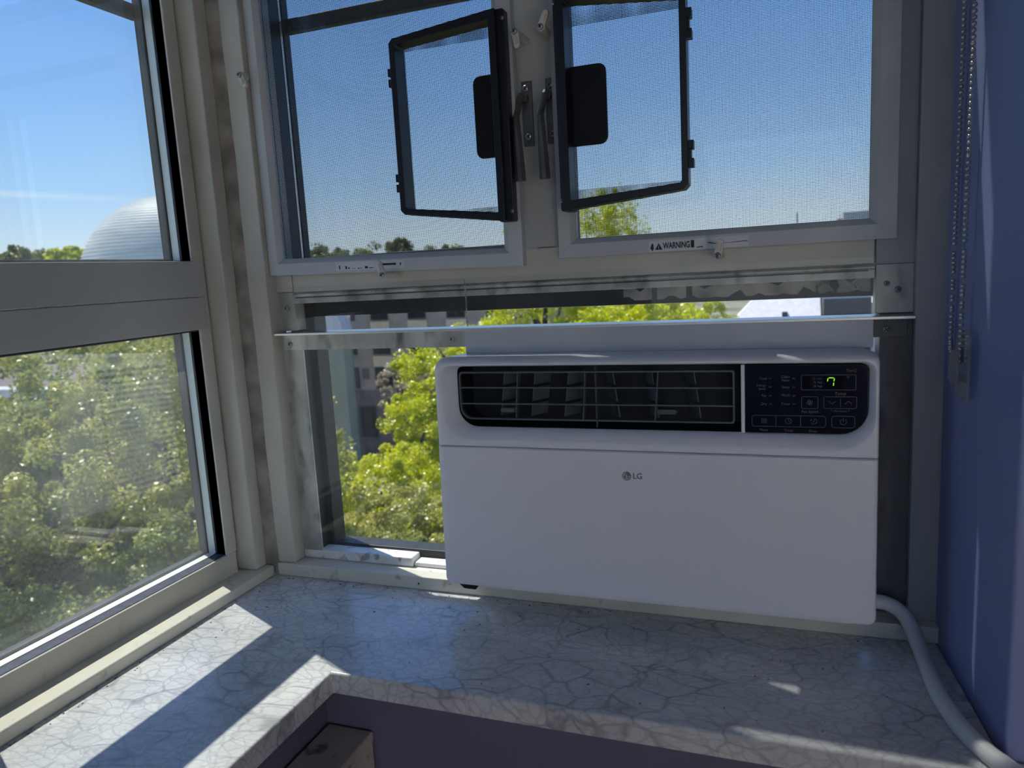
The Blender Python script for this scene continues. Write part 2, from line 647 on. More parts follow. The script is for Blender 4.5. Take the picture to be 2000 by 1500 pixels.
def text_mesh(txt, size, x, z, y, align='CENTER', bold=0., sx=1.):
    cu = bpy.data.curves.new('t', 'FONT')
    cu.body = txt
    cu.size = size
    cu.align_x = align
    cu.align_y = 'CENTER'
    cu.offset = bold
    cu.extrude = .00012
    cu.resolution_u = 3
    o = bpy.data.objects.new('t', cu)
    COL.objects.link(o)
    dg = bpy.context.evaluated_depsgraph_get()
    me = bpy.data.meshes.new_from_object(o.evaluated_get(dg))
    vs = [(x + v.co.x * sx, y - v.co.z, z + v.co.y) for v in me.vertices]
    fs = [tuple(p.vertices) for p in me.polygons]
    bpy.data.objects.remove(o)
    bpy.data.curves.remove(cu)
    bpy.data.meshes.remove(me)
    return vs, fs


# a pan-head cross screw facing -y, shared by every screw in the scene (unit radius 1 mm)
def screw_mesh():
    mb = MB()
    loops = []
    for r, y in ((1, 0), (1, -.25), (.85, -.5), (.55, -.66), (.2, -.72)):
        loops.append([(r * math.cos(2 * math.pi * k / 14), y, r * math.sin(2 * math.pi * k / 14)) for k in range(14)])
    mb.loft(loops, True, True)
    mb.m = 1
    c, s = math.cos(.6), math.sin(.6)
    for a, b in ((c, s), (-s, c)):
        L, W = .58, .13
        p = [(a * u - b * v, b * u + a * v) for u, v in ((-L, -W), (L, -W), (L, W), (-L, W))]
        mb.prism(p, 'y', -.5, -.76)
    o = mb.build('screw', [M['steel'], M['ink']])
    me = o.data
    bpy.data.objects.remove(o)
    return me


SCREW = screw_mesh()

# ---------------------------------------------------------------- room shell
ZS, ZF = -.505, -1.42
B('floor', M['roomfloor'], -1.2, 3.2, -3.2, 1.1, ZF - .1, ZF, kind='structure', bevel=0, label='wooden floor of the room')
B('ceiling', M['ceil'], -1.2, 3.2, -3.2, 1.1, 1.25, 1.35, kind='structure', bevel=0, label='plain ceiling of the room')
wb = thing('wall_back', 'blue painted wall below and above the air conditioner window', None, (0, 1, ZF), kind='structure')
B('lower_wall', M['blueshade'], -1.0, .3, .79, 1.12, ZF, -.537, wb, 0)
B('upper_wall', M['blue'], -1.0, .3, 1.06, 1.085, .98, 1.25, wb, 0)
wl = thing('wall_left', 'blue wall under and beyond the left window', None, (-.95, 0, ZF), kind='structure')
B('lower_wall', M['blueshade'], -1.0, -.592, -3.2, .79, ZF, -.537, wl, 0)
B('upper_wall', M['blue'], -1.02, -.9, -1.25, 1.06, .98, 1.25, wl, 0)
B('end_wall', M['blue'], -1.02, -.865, -3.2, .455, -.505, 1.25, wl, 0)
# the blue reveal right of the window and the wall turning into the room
MB().prism([(.1895, 1.12), (.1905, 1.02), (.209, .785), (3.2, .785), (3.2, 1.12)], 'z', ZF, 1.25).build(
    'wall_right', M['blue'], None, .004, kind='structure', label='periwinkle blue wall right of the window', seg=3)
B('wall_side', M['blue'], 3.1, 3.2, -3.2, .8, ZF, 1.25, kind='structure', bevel=0, label='blue side wall of the room')
wr = thing('wall_rear', 'rear wall of the room with an opening added for fill light', None, (1, -3.2, ZF), kind='structure')
for a in ((-1.2, 3.2, ZF, -.4), (-1.2, 3.2, .8, 1.25), (-1.2, -1.05, -.4, .8), (3.0, 3.2, -.4, .8)):  # the gap left between these pieces is added to let sky light fill in
    B('rear_wall_piece', M['blue'], a[0], a[1], -3.3, -3.2, a[2], a[3], wr, 0)

# ---------------------------------------------------------------- left window
w1 = thing('window_1', 'double glazed window in the left wall with a wide grey middle rail', None, (-.89, 0, ZS), kind='structure')
Y0 = .477
YJ = .9535
UP = (.045, .97)
LO = (-.449, -.068)
B('jamb_stile', M['cream'], -.905, -.884, YJ, .978, -.45, .98, w1)
B('jamb_stile', M['cream'], -.93, -.884, .45, .5375, -.4865, .98, w1)
B('bottom_rail', M['cream'], -.905, -.883, Y0, .974, -.505, -.4495, w1)
B('middle_rail', M['greypaint'], -.93, -.8825, Y0, .972, -.0122, .0445, w1, .0015, label='upper half of the grey middle rail')
B('middle_rail', M['greypaint'], -.93, -.8830, Y0, .972, -.0655, -.0130, w1, .0015, label='lower half of the grey middle rail')
B('top_rail', M['cream'], -.93, -.883, Y0, .978, .97, 1.0, w1)
for (z0, z1), g in ((UP, 'glassL'), (LO, 'glassLo')):
    y0 = Y0 + .06
    ring_parts('gasket', M['navy'], w1, 'x', -.9065, -.8875, y0, YJ, z0, z1, .018, 0, 'LRT')
    B('glazing_bead', M['slate'] if z0 < 0 else M['navy'], -.9065, -.8875, y0, YJ, z0 - .018, z0 + .0005, w1, .0005)
    ring_parts('spacer', M['spacer'], w1, 'x', -.9225, -.9085, y0, YJ, z0 + .001, z1, .016, 0)
    ring_parts('outer_frame', M['outer'], w1, 'x', -.938, -.9245, y0 + .005, YJ - .004, z0 + .005, z1 - .004, .03, .0006)
    MB().quad('x', -.9075, y0 - .01, YJ + .008, z0 - .008, z1 + .008).build('glass_pane', M[g], w1)
    MB().quad('x', -.9235, y0 - .01, YJ + .008, z0 - .008, z1 + .008).build('glass_pane', M['glassL'], w1)
B('muntin', M['outer'], -.942, -.928, Y0, .951, .4145, .4350, w1, .0008, label='narrow dark bar outside the upper pane')

# corner posts and caulk between the two windows
B('trim_1', M['cream'], -.93, -.8525, .984, 1.0125, -.4865, 1.0, bevel=.0025, kind='structure', label='cream post at the end of the left window')
B('trim_2', M['caulk'], -.93, -.894, .976, .99, -.487, 1.0, bevel=0, kind='structure', label='brown caulk strip beside the left window')
mb = MB()
loops = []
for i in range(90):
    z = -.505 + i * 1.5 / 89
    a, b_ = .0010 * math.sin(i * .37) + .0006 * math.sin(i * .9), .0009 * math.sin(i * .31 + 1) + .0006 * math.sin(i * .8)
    loops.append([(-.875, 1.0125, z), (-.853 + a * .3, 1.0125, z), (-.840, 1.017, z), (-.832 + b_, 1.0185, z), (-.832, 1.045, z), (-.875, 1.045, z)])
mb.loft(loops, True, True).build('trim_3', M['caulk'], kind='structure', label='ragged brown caulk filling the corner between the posts')
B('trim_4', M['cream'], -.835, -.797, 1.0185, 1.06, -.4825, 1.0, bevel=.002, kind='structure', label='cream post left of the screened casements')
B('trim_5', M['greypaint'], .1575, .196, 1.030, 1.07, -.4825, 1.0, bevel=.002, kind='structure', label='grey casing strip between window and blue wall')
t6 = B('trim_6', M['cream_trim'], -.831, .192, 1.0135, 1.075, -.5049, -.4825, bevel=.002, kind='structure', label='cream base strip under the air conditioner window')
MB().tube([(-.555, 1.0150, -.4945), (-.555, 1.0130, -.4945)], .0017, 10).build('nail_hole', M['ink'], t6)
B('trim_7', M['cream_trim'], -.905, -.8365, .30, 1.0125, -.5049, -.4865, bevel=.003, kind='structure', label='cream base strip along the left window')

# ---------------------------------------------------------------- back window frame
w2 = thing('window_2', 'wide window with two screened casements above an air conditioner opening', None, (-.3, 1.05, ZS), kind='structure')
B('stile', M['alu'], -.80, -.758, 1.0465, 1.0500, -.4825, -.0835, w2, .001, label='smeared aluminium left stile')
B('stile', M['alu'], -.80, -.7665, 1.0465, 1.0745, -.0785, -.014, w2, .001)
B('stile', M['cream'], -.80, -.7665, 1.0455, 1.0745, -.0136, .035, w2, .001)
B('stile', M['alu_dark'], .1195, .1578, 1.0465, 1.0745, -.4825, -.0790, w2, .001, label='dark weathered right stile')
B('stile', M['alu'], .1135, .1578, 1.0465, 1.0745, -.0785, -.0165, w2, .001)
B('stile', M['greypaint'], .1135, .1578, 1.0455, 1.0745, -.016, .99, w2, .001)
B('rail', M['cream'], -.7655, .1125, 1.0455, 1.0745, -.0155, .032, w2, .002, label='cream rail under the casements')
MB().prism([(1.0455, -.0157), (1.0415, -.0185), (1.0415, -.0215), (1.0455, -.0225), (1.0455, -.0335), (1.0745, -.0335), (1.0745, -.0157)],
           'x', -.7655, .1125).build('rail_lip', M['alu'], w2, .0006, label='grooved lower lip of the rail')
B('rail_groove', M['ink'], -.762, .105, 1.0450, 1.0458, -.0245, -.0232, w2, 0)
B('mullion', M['greypaint'], -.352, -.2895, 1.0450, 1.0745, .0325, .99, w2, .001, label='grey mullion between the casements')
for x0, x1 in ((-.772, -.3535), (-.2875, .1130)):
    ring_parts('jamb', M['greypaint'], w2, 'y', 1.0460, 1.0625, x0, x1, .040, .97, .02, .0006)
    ring_parts('gasket', M['navy'], w2, 'y', 1.0626, 1.0870, x0, x1, .040, .97, .03, 0)
    ring_parts('spacer', M['alu_bright'], w2, 'y', 1.0885, 1.0940, x0, x1, .040, .97, .03, 0)
    ring_parts('outer_frame', M['outer'], w2, 'y', 1.0955, 1.1110, x0 + .002, x1 - .002, .042, .97, .03, .0006)
    MB().quad('y', 1.0873, x0 - .01, x1 + .01, .03, .98).build('glass_pane', M['glassB'], w2)
    MB().quad('y', 1.0943, x0 - .01, x1 + .01, .03, .98).build('glass_pane', M['glassB'], w2)
B('muntin', M['outer'], -.77, -.3535, 1.098, 1.112, .4095, .4305, w2, .0008, label='narrow dark bar outside the left casement')
B('lower_sash', M['outer'], -.80, -.7625, 1.0505, 1.0745, -.4825, -.0835, w2, .0005)  # block added behind the thin stile to stop sun leaking through
for a in ((-.80, -.750, -.4825, -.02), (.121, .157, -.4825, -.02)):
    B('lower_sash', M['outer'], a[0], a[1], 1.0750, 1.110, a[2], a[3], w2, .002)
B('lower_sash', M['outer'], -.750, .121, 1.0750, 1.110, -.0575, -.02, w2, .002)
B('lower_sash', M['outer'], -.750, -.453, 1.0750, 1.110, -.4825, -.4615, w2, .002)
# peeling paint over the right part of the upper sash bar, with a ragged left end and chips
mb = MB()
top, bot = [], []
for i in range(41):
    x = -.215 + i * .326 / 40
    rag = .004 * math.sin(i * 1.7) + .003 * math.sin(i * .6 + 2)
    bot.append((x, -.0515 + max(0, rag) * (1 if i % 5 else 1.8)))
    top.append((x, -.0335 - (max(0, math.sin(i * .55) - .88) * .05)))
for i in range(40):
    if i in (5, 11):
        continue
    mb.hull8([(bot[i][0], 1.0735, bot[i][1]), (bot[i + 1][0], 1.0735, bot[i + 1][1]), (bot[i + 1][0], 1.0752, bot[i + 1][1]), (bot[i][0], 1.0752, bot[i][1]),
              (top[i][0], 1.0735, top[i][1]), (top[i + 1][0], 1.0735, top[i + 1][1]), (top[i + 1][0], 1.0752, top[i + 1][1]), (top[i][0], 1.0752, top[i][1])])
mb.build('peeling_paint', M['peel'], w2)
rs = inst(SCREW, 'screw', w2, (.093, 1.0733, -.0445), None, .0042)
B('sill_rail', M['white_rail'], -.797, -.581, 1.0460, 1.076, -.4825, -.4655, w2, .003, label='worn white bottom rail')
B('sill_rail', M['white_rail'], -.5805, -.40, 1.0500, 1.076, -.4825, -.4745, w2, .002)
for x, z, r in ((-.7795, -.0405, .0042), (.1265, -.0410, .0036), (.1395, -.0490, .0042)):
    inst(SCREW, 'screw', w2, (x, 1.0425 if x < 0 else 1.0465, z), None, r)

# acrylic sheets closing the gaps round the air conditioner
def sheet(name, label, x0, x1, y0, z0, z1):
    o = B(name, M['plexi'], x0, x1, y0, y0 + .0028, z0, z1, None, 0, label=label, cat='sheet', loc=((x0 + x1) / 2, y0, z0))
    return o


sheet('acrylic_sheet', 'clear acrylic sheet under the left screen, above the ledge strip', -.792, -.4515, 1.0425, -.0800, -.006)
sheet('acrylic_sheet', 'long clear acrylic sheet under the right screen, above the ledge strip', -.4505, .1130, 1.0425, -.0800, -.006)
sheet('acrylic_sheet', 'tall clear acrylic sheet left of the air conditioner, below the ledge strip', -.792, -.4555, 1.0410, -.4640, -.0850)
MB().box(-.4519, -.4501, 1.0408, 1.0424, -.0795, -.008).build('acrylic_joint', M['plexiedge'], None, 0, label='milky upright joint where the two upper acrylic sheets meet', cat='joint', loc=(-.451, 1.041, -.0795))

# the metal ledge strip and the flat strips screwed under it
ledge = thing('ledge_strip', 'bright aluminium angle forming a thin ledge over the air conditioner', 'strip', (-.3, 1.06, -.084))
MB().prism([(-.7965, 1.0235), (.1565, 1.0235), (.1565, 1.074), (-.7965, 1.074)], 'z', -.0846, -.0812).build('shelf', M['alu_bright'], ledge, .0004)
st = thing('flat_strip', 'smeared flat aluminium strip with two screws left of the air conditioner', 'strip', (-.62, 1.04, -.11))
B('plate', M['alu'], -.7895, -.4535, 1.0375, 1.0405, -.1105, -.0842, st, .0005)
inst(SCREW, 'screw', st, (-.7755, 1.0373, -.1005), None, .0044)
inst(SCREW, 'screw', st, (-.4770, 1.0373, -.0978), None, .0044)
br = thing('flat_strip', 'short dark metal plate with one screw at the right end of the ledge', 'strip', (.13, 1.04, -.11))
B('plate', M['alu_dark'], .1115, .1500, 1.0400, 1.0455, -.1085, -.0842, br, .0006)
inst(SCREW, 'screw', br, (.1262, 1.0398, -.0985), None, .0050)

B('filler_panel', M['filler'], -.4530, .1105, 1.0330, 1.0405, -.1205, -.0842, None, .0008, label='grey white filler panel between the air conditioner top and the ledge', cat='panel', loc=(-.17, 1.035, -.12))


# ---------------------------------------------------------------- insect screens with wickets
def insect_screen(label, x0, x1, ztop, tiltk, sagk, hole, sideL, sideR):
    def wp(x, y, z):
        return (x, y - (x - x0) * tiltk, z - (x - x0) * sagk)
    loc = wp((x0 + x1) / 2, 1.036, .0147)
    o = thing('insect_screen', label, 'screen', loc)
    z0 = .0147
    yf, yb = 1.0290, 1.0440
    fw = .0185
    # mitred frame rails with a sloping inner lip
    xs = (x0, x1)
    ins = [(0, yb), (0, yf), (fw, yf), (fw + .0035, yf + .003), (fw + .008, yf + .008), (fw + .008, yb)]
    for side in 'LRTB':
        lo, hi = [], []
        for d, y in ins:
            L, R_, Bt, T = x0 + d * sideL, x1 - d * sideR, z0 + d, ztop - d
            if side == 'L':
                lo.append((L, y, Bt)); hi.append((L, y, T))
            elif side == 'R':
                lo.append((R_, y, Bt)); hi.append((R_, y, T))
            elif side == 'B':
                lo.append((L, y, Bt)); hi.append((R_, y, Bt))
            else:
                lo.append((L, y, T)); hi.append((R_, y, T))
        MB().loft([lo, hi], True, True).build('frame_rail', M['screenpaint'], o, .0003, warp=wp)
    # woven black mesh
    mb = MB()
    xa, xb = x0 + (fw + .006) * sideL, x1 - (fw + .006) * sideR
    za, zb = z0 + fw + .006, ztop - fw - .006
    p, t = .00178, .00019
    ym = 1.0395
    hx0, hx1, hz0, hz1 = hole
    for i in range(int((xb - xa) / p) + 1):
        x = xa + i * p
        segs = [(za, hz0), (hz1, zb)] if hx0 < x < hx1 else [(za, zb)]
        for a, b in segs:
            mb.box(x - t, x + t, ym - t, ym + t, a, b)
    p = .00190
    for i in range(int((zb - za) / p) + 1):
        z = za + i * p
        segs = [(xa, hx0), (hx1, xb)] if hz0 < z < hz1 else [(xa, xb)]
        for a, b in segs:
            mb.box(a, b, ym + t, ym + 3 * t, z - t, z + t)
    mb.build('mesh', M['wire'], o, 0, smooth=False, kind='stuff', warp=wp)
    return o, wp


def wicket(scr, xh, xf, zb_h, zt_h, zb_f, zt_f, tab, clips, sw, fl, sx):
    """black screen door: hinge edge at xh, free edge at xf (its outline narrows towards the free edge)"""
    yf, yb = .985, 1.014

    def zq(x, bottom):
        f = (x - xh) / (xf - xh)
        return zb_h + (zb_f - zb_h) * f if bottom else zt_h + (zt_f - zt_h) * f
    d = 1 if xf > xh else -1
    fo = .0085
    xhi = xh + d * sw
    xfi = xf - d * fo
    mb = MB()
    outer = [(xh, zq(xh, 1)), (xf - d * .006, zq(xf, 1) - .0002), (xf, zq(xf, 1) + .006), (xf, zq(xf, 0) - .006), (xf - d * .006, zq(xf, 0)), (xh, zq(xh, 0))]
    inner = [(xhi, zq(xhi, 1) + .0115), (xfi - d * .002, zq(xfi, 1) + .009), (xfi, zq(xfi, 1) + .011), (xfi, zq(xfi, 0) - .0115), (xfi - d * .002, zq(xfi, 0) - .0095), (xhi, zq(xhi, 0) - .012)]
    L = lambda pts, y: [(x, y, z) for x, z in pts]
    inner2 = [(x + d * .0015 if k in (0, 5) else x - d * .0015, z) for k, (x, z) in enumerate(inner)]
    mb.loft([L(outer, yb), L(outer, yf), L(inner, yf), L(inner2, yb)])
    k = 6
    mb.f += [(18 + i, 18 + (i + 1) % k, (i + 1) % k, i) for i in range(k)]
    mb.mi += [0] * k
    wk = mb.build('wicket', M['bplast'], scr, .0012, label='black hinged screen door')
    # screwed hinge flange on the frame side
    MB().prism(rrect(fl[0], fl[1], zq(xh, 1) - .0005, zq(xh, 0) + .0015, .003, .003, .003, .003, 4), 'y', fl[2], 1.0275).build('hinge_flange', M['bplast'], wk, .0012)
    for z in (zq(xh, 1) + .0135, zq(xh, 0) - .0115):
        inst(SCREW, 'screw', wk, (sx, fl[2] - .0002, z), None, .0028)
    # its own mesh
    mb = MB()
    p, t, ym = .00178, .00019, 1.0120
    a, b = min(xhi, xfi), max(xhi, xfi)
    for i in range(int((b - a) / p) + 1):
        x = a + i * p
        mb.box(x - t, x + t, ym - t, ym + t, zq(x, 1) + .008, zq(x, 0) - .008)
    p = .0019
    z = min(zb_h, zb_f)
    while z < max(zt_h, zt_f):
        lo, hi = a, b
        f = lambda x: zq(x, 1) + .006 <= z <= zq(x, 0) - .006
        if not f(lo) or not f(hi):
            xs = [x for x in np.linspace(a, b, 60) if f(x)]
            if not xs:
                z += p
                continue
            lo, hi = xs[0], xs[-1]
        mb.box(lo, hi, ym + t, ym + 3 * t, z - t, z + t)
        z += p
    mb.build('wicket_mesh', M['wire'], wk, 0, smooth=False, kind='stuff')
    # rounded hand plate behind the mesh
    pts = rrect(tab[0], tab[1], tab[2], tab[3], .011 if d < 0 else .001, .001 if d < 0 else .011, .001 if d < 0 else .011, .011 if d < 0 else .001, 6)
    MB().prism(pts, 'y', 1.0145, 1.0175).build('hand_plate', M['bplast'], wk, .0008)
    # clip catches on the free edge
    for z0, z1 in clips:
        mb = MB()
        mb.box(xf - d * .001, xf + d * .0065, .990, 1.004, z1 - .011, z1)
        mb.box(xf - d * .001, xf + d * .0035, .992, 1.002, z0 + .010, z1 - .010)
        mb.box(xf - d * .001, xf + d * .0065, .990, 1.004, z0, z0 + .011)
        mb.build('clip_catch', M['bplast'], wk, .0006)
    return wk


scrL, wpL = insect_screen('grey framed insect screen in the left casement, slightly ajar', -.7955, -.3452, .52, .040, .0165, (-.518, -.362, .100, .330), .92, 1.15)
wicket(scrL, -.3595, -.5212, .0700, .3490, .0905, .3335, (-.4080, -.366, .161, .2735), ((.270, .2955), (.1235, .1490)), .0100, (-.372, -.3498, .9955), -.3522)
scrR, wpR = insect_screen('grey framed insect screen in the right casement, shut flat', -.2966, .1345, .52, 0, 0, (-.268, -.120, .108, .325), .95, 1.15)
wicket(scrR, -.2765, -.1095, .0775, .3560, .0920, .3350, (-.274, -.2170, .163, .267), ((.274, .3095), (.1185, .1520)), .0115, (-.2815, -.2660, .9955), -.2792)

# printed stickers on the bottom rails
sk = B('sticker', M['sticker'], -.1690, -.0390, 1.0287, 1.02895, .0158, .0302, scrR, 0, label='clear sticker reading WARNING beside a hazard triangle')
MB().prism([(-.1605, .0182), (-.1505, .0182), (-.1555, .0268)], 'y', 1.0282, 1.0287).build('hazard_triangle', M['ink'], sk, 0, smooth=False)
mb = MB()
vs, fs = text_mesh('WARNING', .0115, -.1497, .0226, 1.0284, 'LEFT', .00030, .64)
mb.add(vs, fs)
mb.build('lettering', M['ink'], sk, 0, smooth=False)
MB().box(-.1128, -.1085, 1.0282, 1.0287, .0185, .0282).build('black_bar', M['ink'], sk, 0, smooth=False)
mb = MB()
mb.prism([(-.1672, .0205), (-.1645, .0270), (-.1630, .0265), (-.1622, .0195), (-.1650, .0165), (-.1655, .0190)], 'y', 1.0282, 1.0287)
mb.build('pictograph', M['ink'], sk, 0, smooth=False)
mb = MB()
vs, fs = text_mesh('A-47 986', .0021, -.1010, .0186, 1.0284, 'CENTER', .0002)
mb.add(vs, fs)
mb.build('lettering', M['ink'], sk, 0, smooth=False)
mb = MB()
mb.prism([(-.0905, .0247), (-.0800, .0220), (-.0650, .0222), (-.0400, .0236), (-.0400, .0226), (-.0800, .0212), (-.0900, .0230)], 'y', 1.0282, 1.0287)
mb.build('pen_stroke', M['ink'], sk, 0, smooth=False)
mb = MB()
mb.prism([(-.1555, .0244), (-.1549, .0210), (-.1561, .0210)], 'y', 1.0278, 1.0282)
mb.box(-.1560, -.1550, 1.0278, 1.0282, .0193, .0203)
mb.build('exclamation_mark', M['sticker'], sk, 0, smooth=False)
sk2 = MB().box(-.6640, -.5380, 1.0286, 1.0289, .0185, .0315).build('sticker', M['sticker'], scrL, 0, warp=wpL, label='worn sticker with only traces of black print left')
mb = MB()
for x, w_, h in ((-.6580, .0018, .0060), (-.6460, .0028, .0048), (-.6405, .0020, .0028), (-.6330, .0012, .0012), (-.6290, .0010, .0012), (-.6230, .0026, .0013), (-.6180, .0018, .0014), (-.6100, .0052, .0034), (-.6020, .0070, .0012)):
    mb.box(x, x + w_, 1.0282, 1.0286, .0205, .0205 + h)
mb.box(-.5830, -.5540, 1.0282, 1.0286, .0240, .0270)
mb.prism([(-.5475, .0235), (-.5455, .0235), (-.5448, .0275), (-.5465, .0270)], 'y', 1.0282, 1.0286)
mb.build('print_trace', M['ink'], sk2, 0, smooth=False, warp=wpL)


# ---------------------------------------------------------------- turn buttons and casement latches
def turn_button(label, sx, sz, tx, tz, ys, yb):
    o = thing('turn_button', label, 'clip', (sx, yb, sz))
    a = Vector((sx, ys, sz))
    MB().tube([a, (sx, yb, sz)], .0052, 12).build('post', M['clipm'], o, .0005)
    d = Vector((tx - sx, 0, tz - sz))
    L = d.length
    d.normalize()
    n_ = Vector((-d.z, 0, d.x))
    loop = []
    for ang in range(90, 271, 20):
        loop.append((a - d * 0 + (d * math.cos(math.radians(ang)) + n_ * math.sin(math.radians(ang))) * .0054))
    for ang in range(-90, 91, 20):
        loop.append((a + d * L + (d * math.cos(math.radians(ang)) + n_ * math.sin(math.radians(ang))) * .0044))
    l2 = [(p.x, ys - .0035, p.z) for p in loop]
    l1 = [(p.x, ys + .0025, p.z) for p in loop]
    MB().loft([l1, l2], True, True).build('lever', M['clipm'], o, .0012, seg=3)
    mb = MB()
    c = a + d * L * .35
    e = a + d * L * .95
    mb.tube([(c.x, ys - .0032, c.z), (e.x, ys - .0032, e.z)], [.0022, .0030], 8).build('rib', M['clipm'], o)
    inst(SCREW, 'screw', o, (sx, ys - .0034, sz), None, .0044)


turn_button('cream turn button with cross screw beside the left edge of the left screen', -.7930, .3260, -.7870, .3110, 1.005, 1.0185)
turn_button('cream turn button pointing down on the mullion above the left latch', -.3360, .3185, -.3335, .3010, 1.000, 1.045)
turn_button('cream turn button pointing up on the mullion beside the right screen door', -.2990, .3185, -.2920, .3350, 1.000, 1.045)
turn_button('cream turn button on the rail under the left screen', -.5660, .0055, -.5715, .0230, .998, 1.0455)
turn_button('cream turn button on the rail under the right screen, next to the warning', -.0760, .0055, -.0725, .0225, 1.000, 1.0455)


def latch(label, px, dx):
    o = thing('casement_latch', label, 'latch', (px, 1.045, .22))
    pl = B('base_plate', M['zinc'], px - .0065, px + .0085, 1.0410, 1.0450, .1755, .2640, o, .0008)
    inst(SCREW, 'screw', o, (px + .0005, 1.0408, .2540), None, .0050)
    inst(SCREW, 'screw', o, (px + .0020, 1.0408, .1885), None, .0050)
    MB().tube([(px - .002, 1.041, .240), (px - .002, 1.028, .2395)], .0065, 12).build('pivot', M['zinc'], o, .0006)
    L = []
    for x, y, z, ww, tt in ((px - .0015, 1.0240, .2450, .0040, .0042), (px - .0022, 1.0200, .2400, .0050, .0046), (px - .0070, 1.0120, .2130, .0048, .0042),
                            (px - .0072, 1.0110, .2105, .0048, .0042), (px - .0010, 1.0000, .1240, .0078, .0034), (px - .0009, 1.0000, .1232, .0072, .0028)):
        L.append([(x - ww, y + tt, z), (x - ww, y + tt * .2, z), (x - ww * .25, y - tt, z), (x + ww * .45, y - tt, z), (x + ww, y + tt * .2, z), (x + ww, y + tt, z)])
    MB().loft(L, True, True).build('handle', M['zinc'], o, .0004, smooth=False, label='long tapered lever')


latch('grey casement latch with hanging lever on the mullion, nearer the left screen', -.3385, 0)
latch('grey casement latch with hanging lever on the mullion, half behind the right screen', -.3030, 0)

# ---------------------------------------------------------------- marble sill (one L-shaped slab)
MB().prism([(-.842, -1.2), (-.552, -1.2), (-.552, .7555), (.245, .7555), (.245, .7845), (.2085, .7845), (.1905, 1.02), (.1900, 1.06), (-.842, 1.06)], 'z', ZS - .031, ZS).build(
    'marble_sill', M['marble'], None, .0035, seg=3, label='L-shaped white marble slab with grey veins running under both windows', cat='window sill', loc=(-.3, .9, ZS - .031))
# loose grit along the sill
mb = MB()
for i in range(170):
    if i < 70:
        x, y = random.uniform(-.825, -.2), 1.0085 - abs(random.gauss(0, .006))
    elif i < 110:
        x, y = -.8325 + abs(random.gauss(0, .006)), random.uniform(.4, 1.0)
    else:
        x, y = random.uniform(-.8, .17), random.uniform(.77, 1.0)
    if i < 110 and random.random() < .3 and x > -.6:
        continue
    r = random.uniform(.0004, .0012)
    mb.hull8([(x + random.uniform(-1, 1) * r * .3 + a * r * random.uniform(.6, 1.4), y + b * r * random.uniform(.6, 1.4), ZS + c * r) for a, b, c in ((-1, -1, 0), (1, -1, 0), (1, 1, 0), (-1, 1, 0), (-.7, -.7, .9), (.7, -.7, .9), (.7, .7, .9), (-.7, .7, .9))])
mb.build('grit', noisy('grit', (.06, .05, .045), (.3, .28, .25), 400, 2, .9), None, 0, smooth=False, kind='stuff', label='dark grit and crumbs scattered on the marble sill', cat='debris', loc=(-.3, .9, ZS))

# ---------------------------------------------------------------- air conditioner
ac = thing('air_conditioner', 'white window air conditioner with dark grille and black control panel', 'air conditioner', (-.18, 1.0, -.464))


def fr(z):
    return .966 + (z + .25) * .028


def LP(pts, dy=None, y=None):
    return [(x, (y if y is not None else fr(z) + dy), z) for x, z in pts]


ZT, ZM, ZB = -.1205, -.2495, -.4645
fas = MB().loft([
    LP(rrect(-.466, .1045, ZM, ZT, .010, .010, .001, .001), y=1.040),
    LP(rrect(-.4785, .1120, ZM, ZT, .010, .008, .001, .001), .022),
    LP(rrect(-.4800, .1130, ZM, ZT - .0012, .013, .009, .001, .001), .012),
    LP(rrect(-.4790, .1125, ZM + .0002, ZT - .0040, .014, .010, .001, .001), .0045),
    LP(rrect(-.4760, .1110, ZM + .0008, ZT - .0068, .016, .011, .0015, .0015), .0008),
    LP(rrect(-.4735, .1098, ZM + .0015, ZT - .0080, .018, .012, .002, .002), 0),
    LP(rrect(-.4700, .1085, -.2405, ZT - .0098, .018, .012, .040, .044), 0),
    LP(rrect(-.4670, .1072, -.2375, ZT - .0106, .017, .012, .039, .042), .0016),
    LP(rrect(-.4600, .1042, -.2300, ZT - .0122, .014, .011, .036, .037), .0085),
    LP(rrect(-.4530, .1022, -.2250, ZT - .0133, .010, .010, .034, .032), .0160),
    LP(rrect(-.4500, .1012, -.2238, ZT - .0138, .009, .009, .033, .030), .0200),
], cap0=True).build('fascia', M['acw'], ac, 0, label='white surround with a scooped rim')
MB().loft([LP(rrect(-.4495, -.0470, -.2235, -.1345, .008, .001, .001, .029), .0202),
           LP(rrect(-.4470, -.0475, -.2215, -.1365, .008, .001, .001, .027), .045),
           LP(rrect(-.4450, -.0480, -.2200, -.1380, .008, .001, .001, .025), .066)], cap1=True).build('grille_housing', M['achole'], ac, 0, label='dark air outlet')
B('divider', M['acw'], -.0478, -.0432, fr(-.18) + .0125, 1.03, -.2236, -.1344, ac, .0008, label='slim white upright between grille and controls')
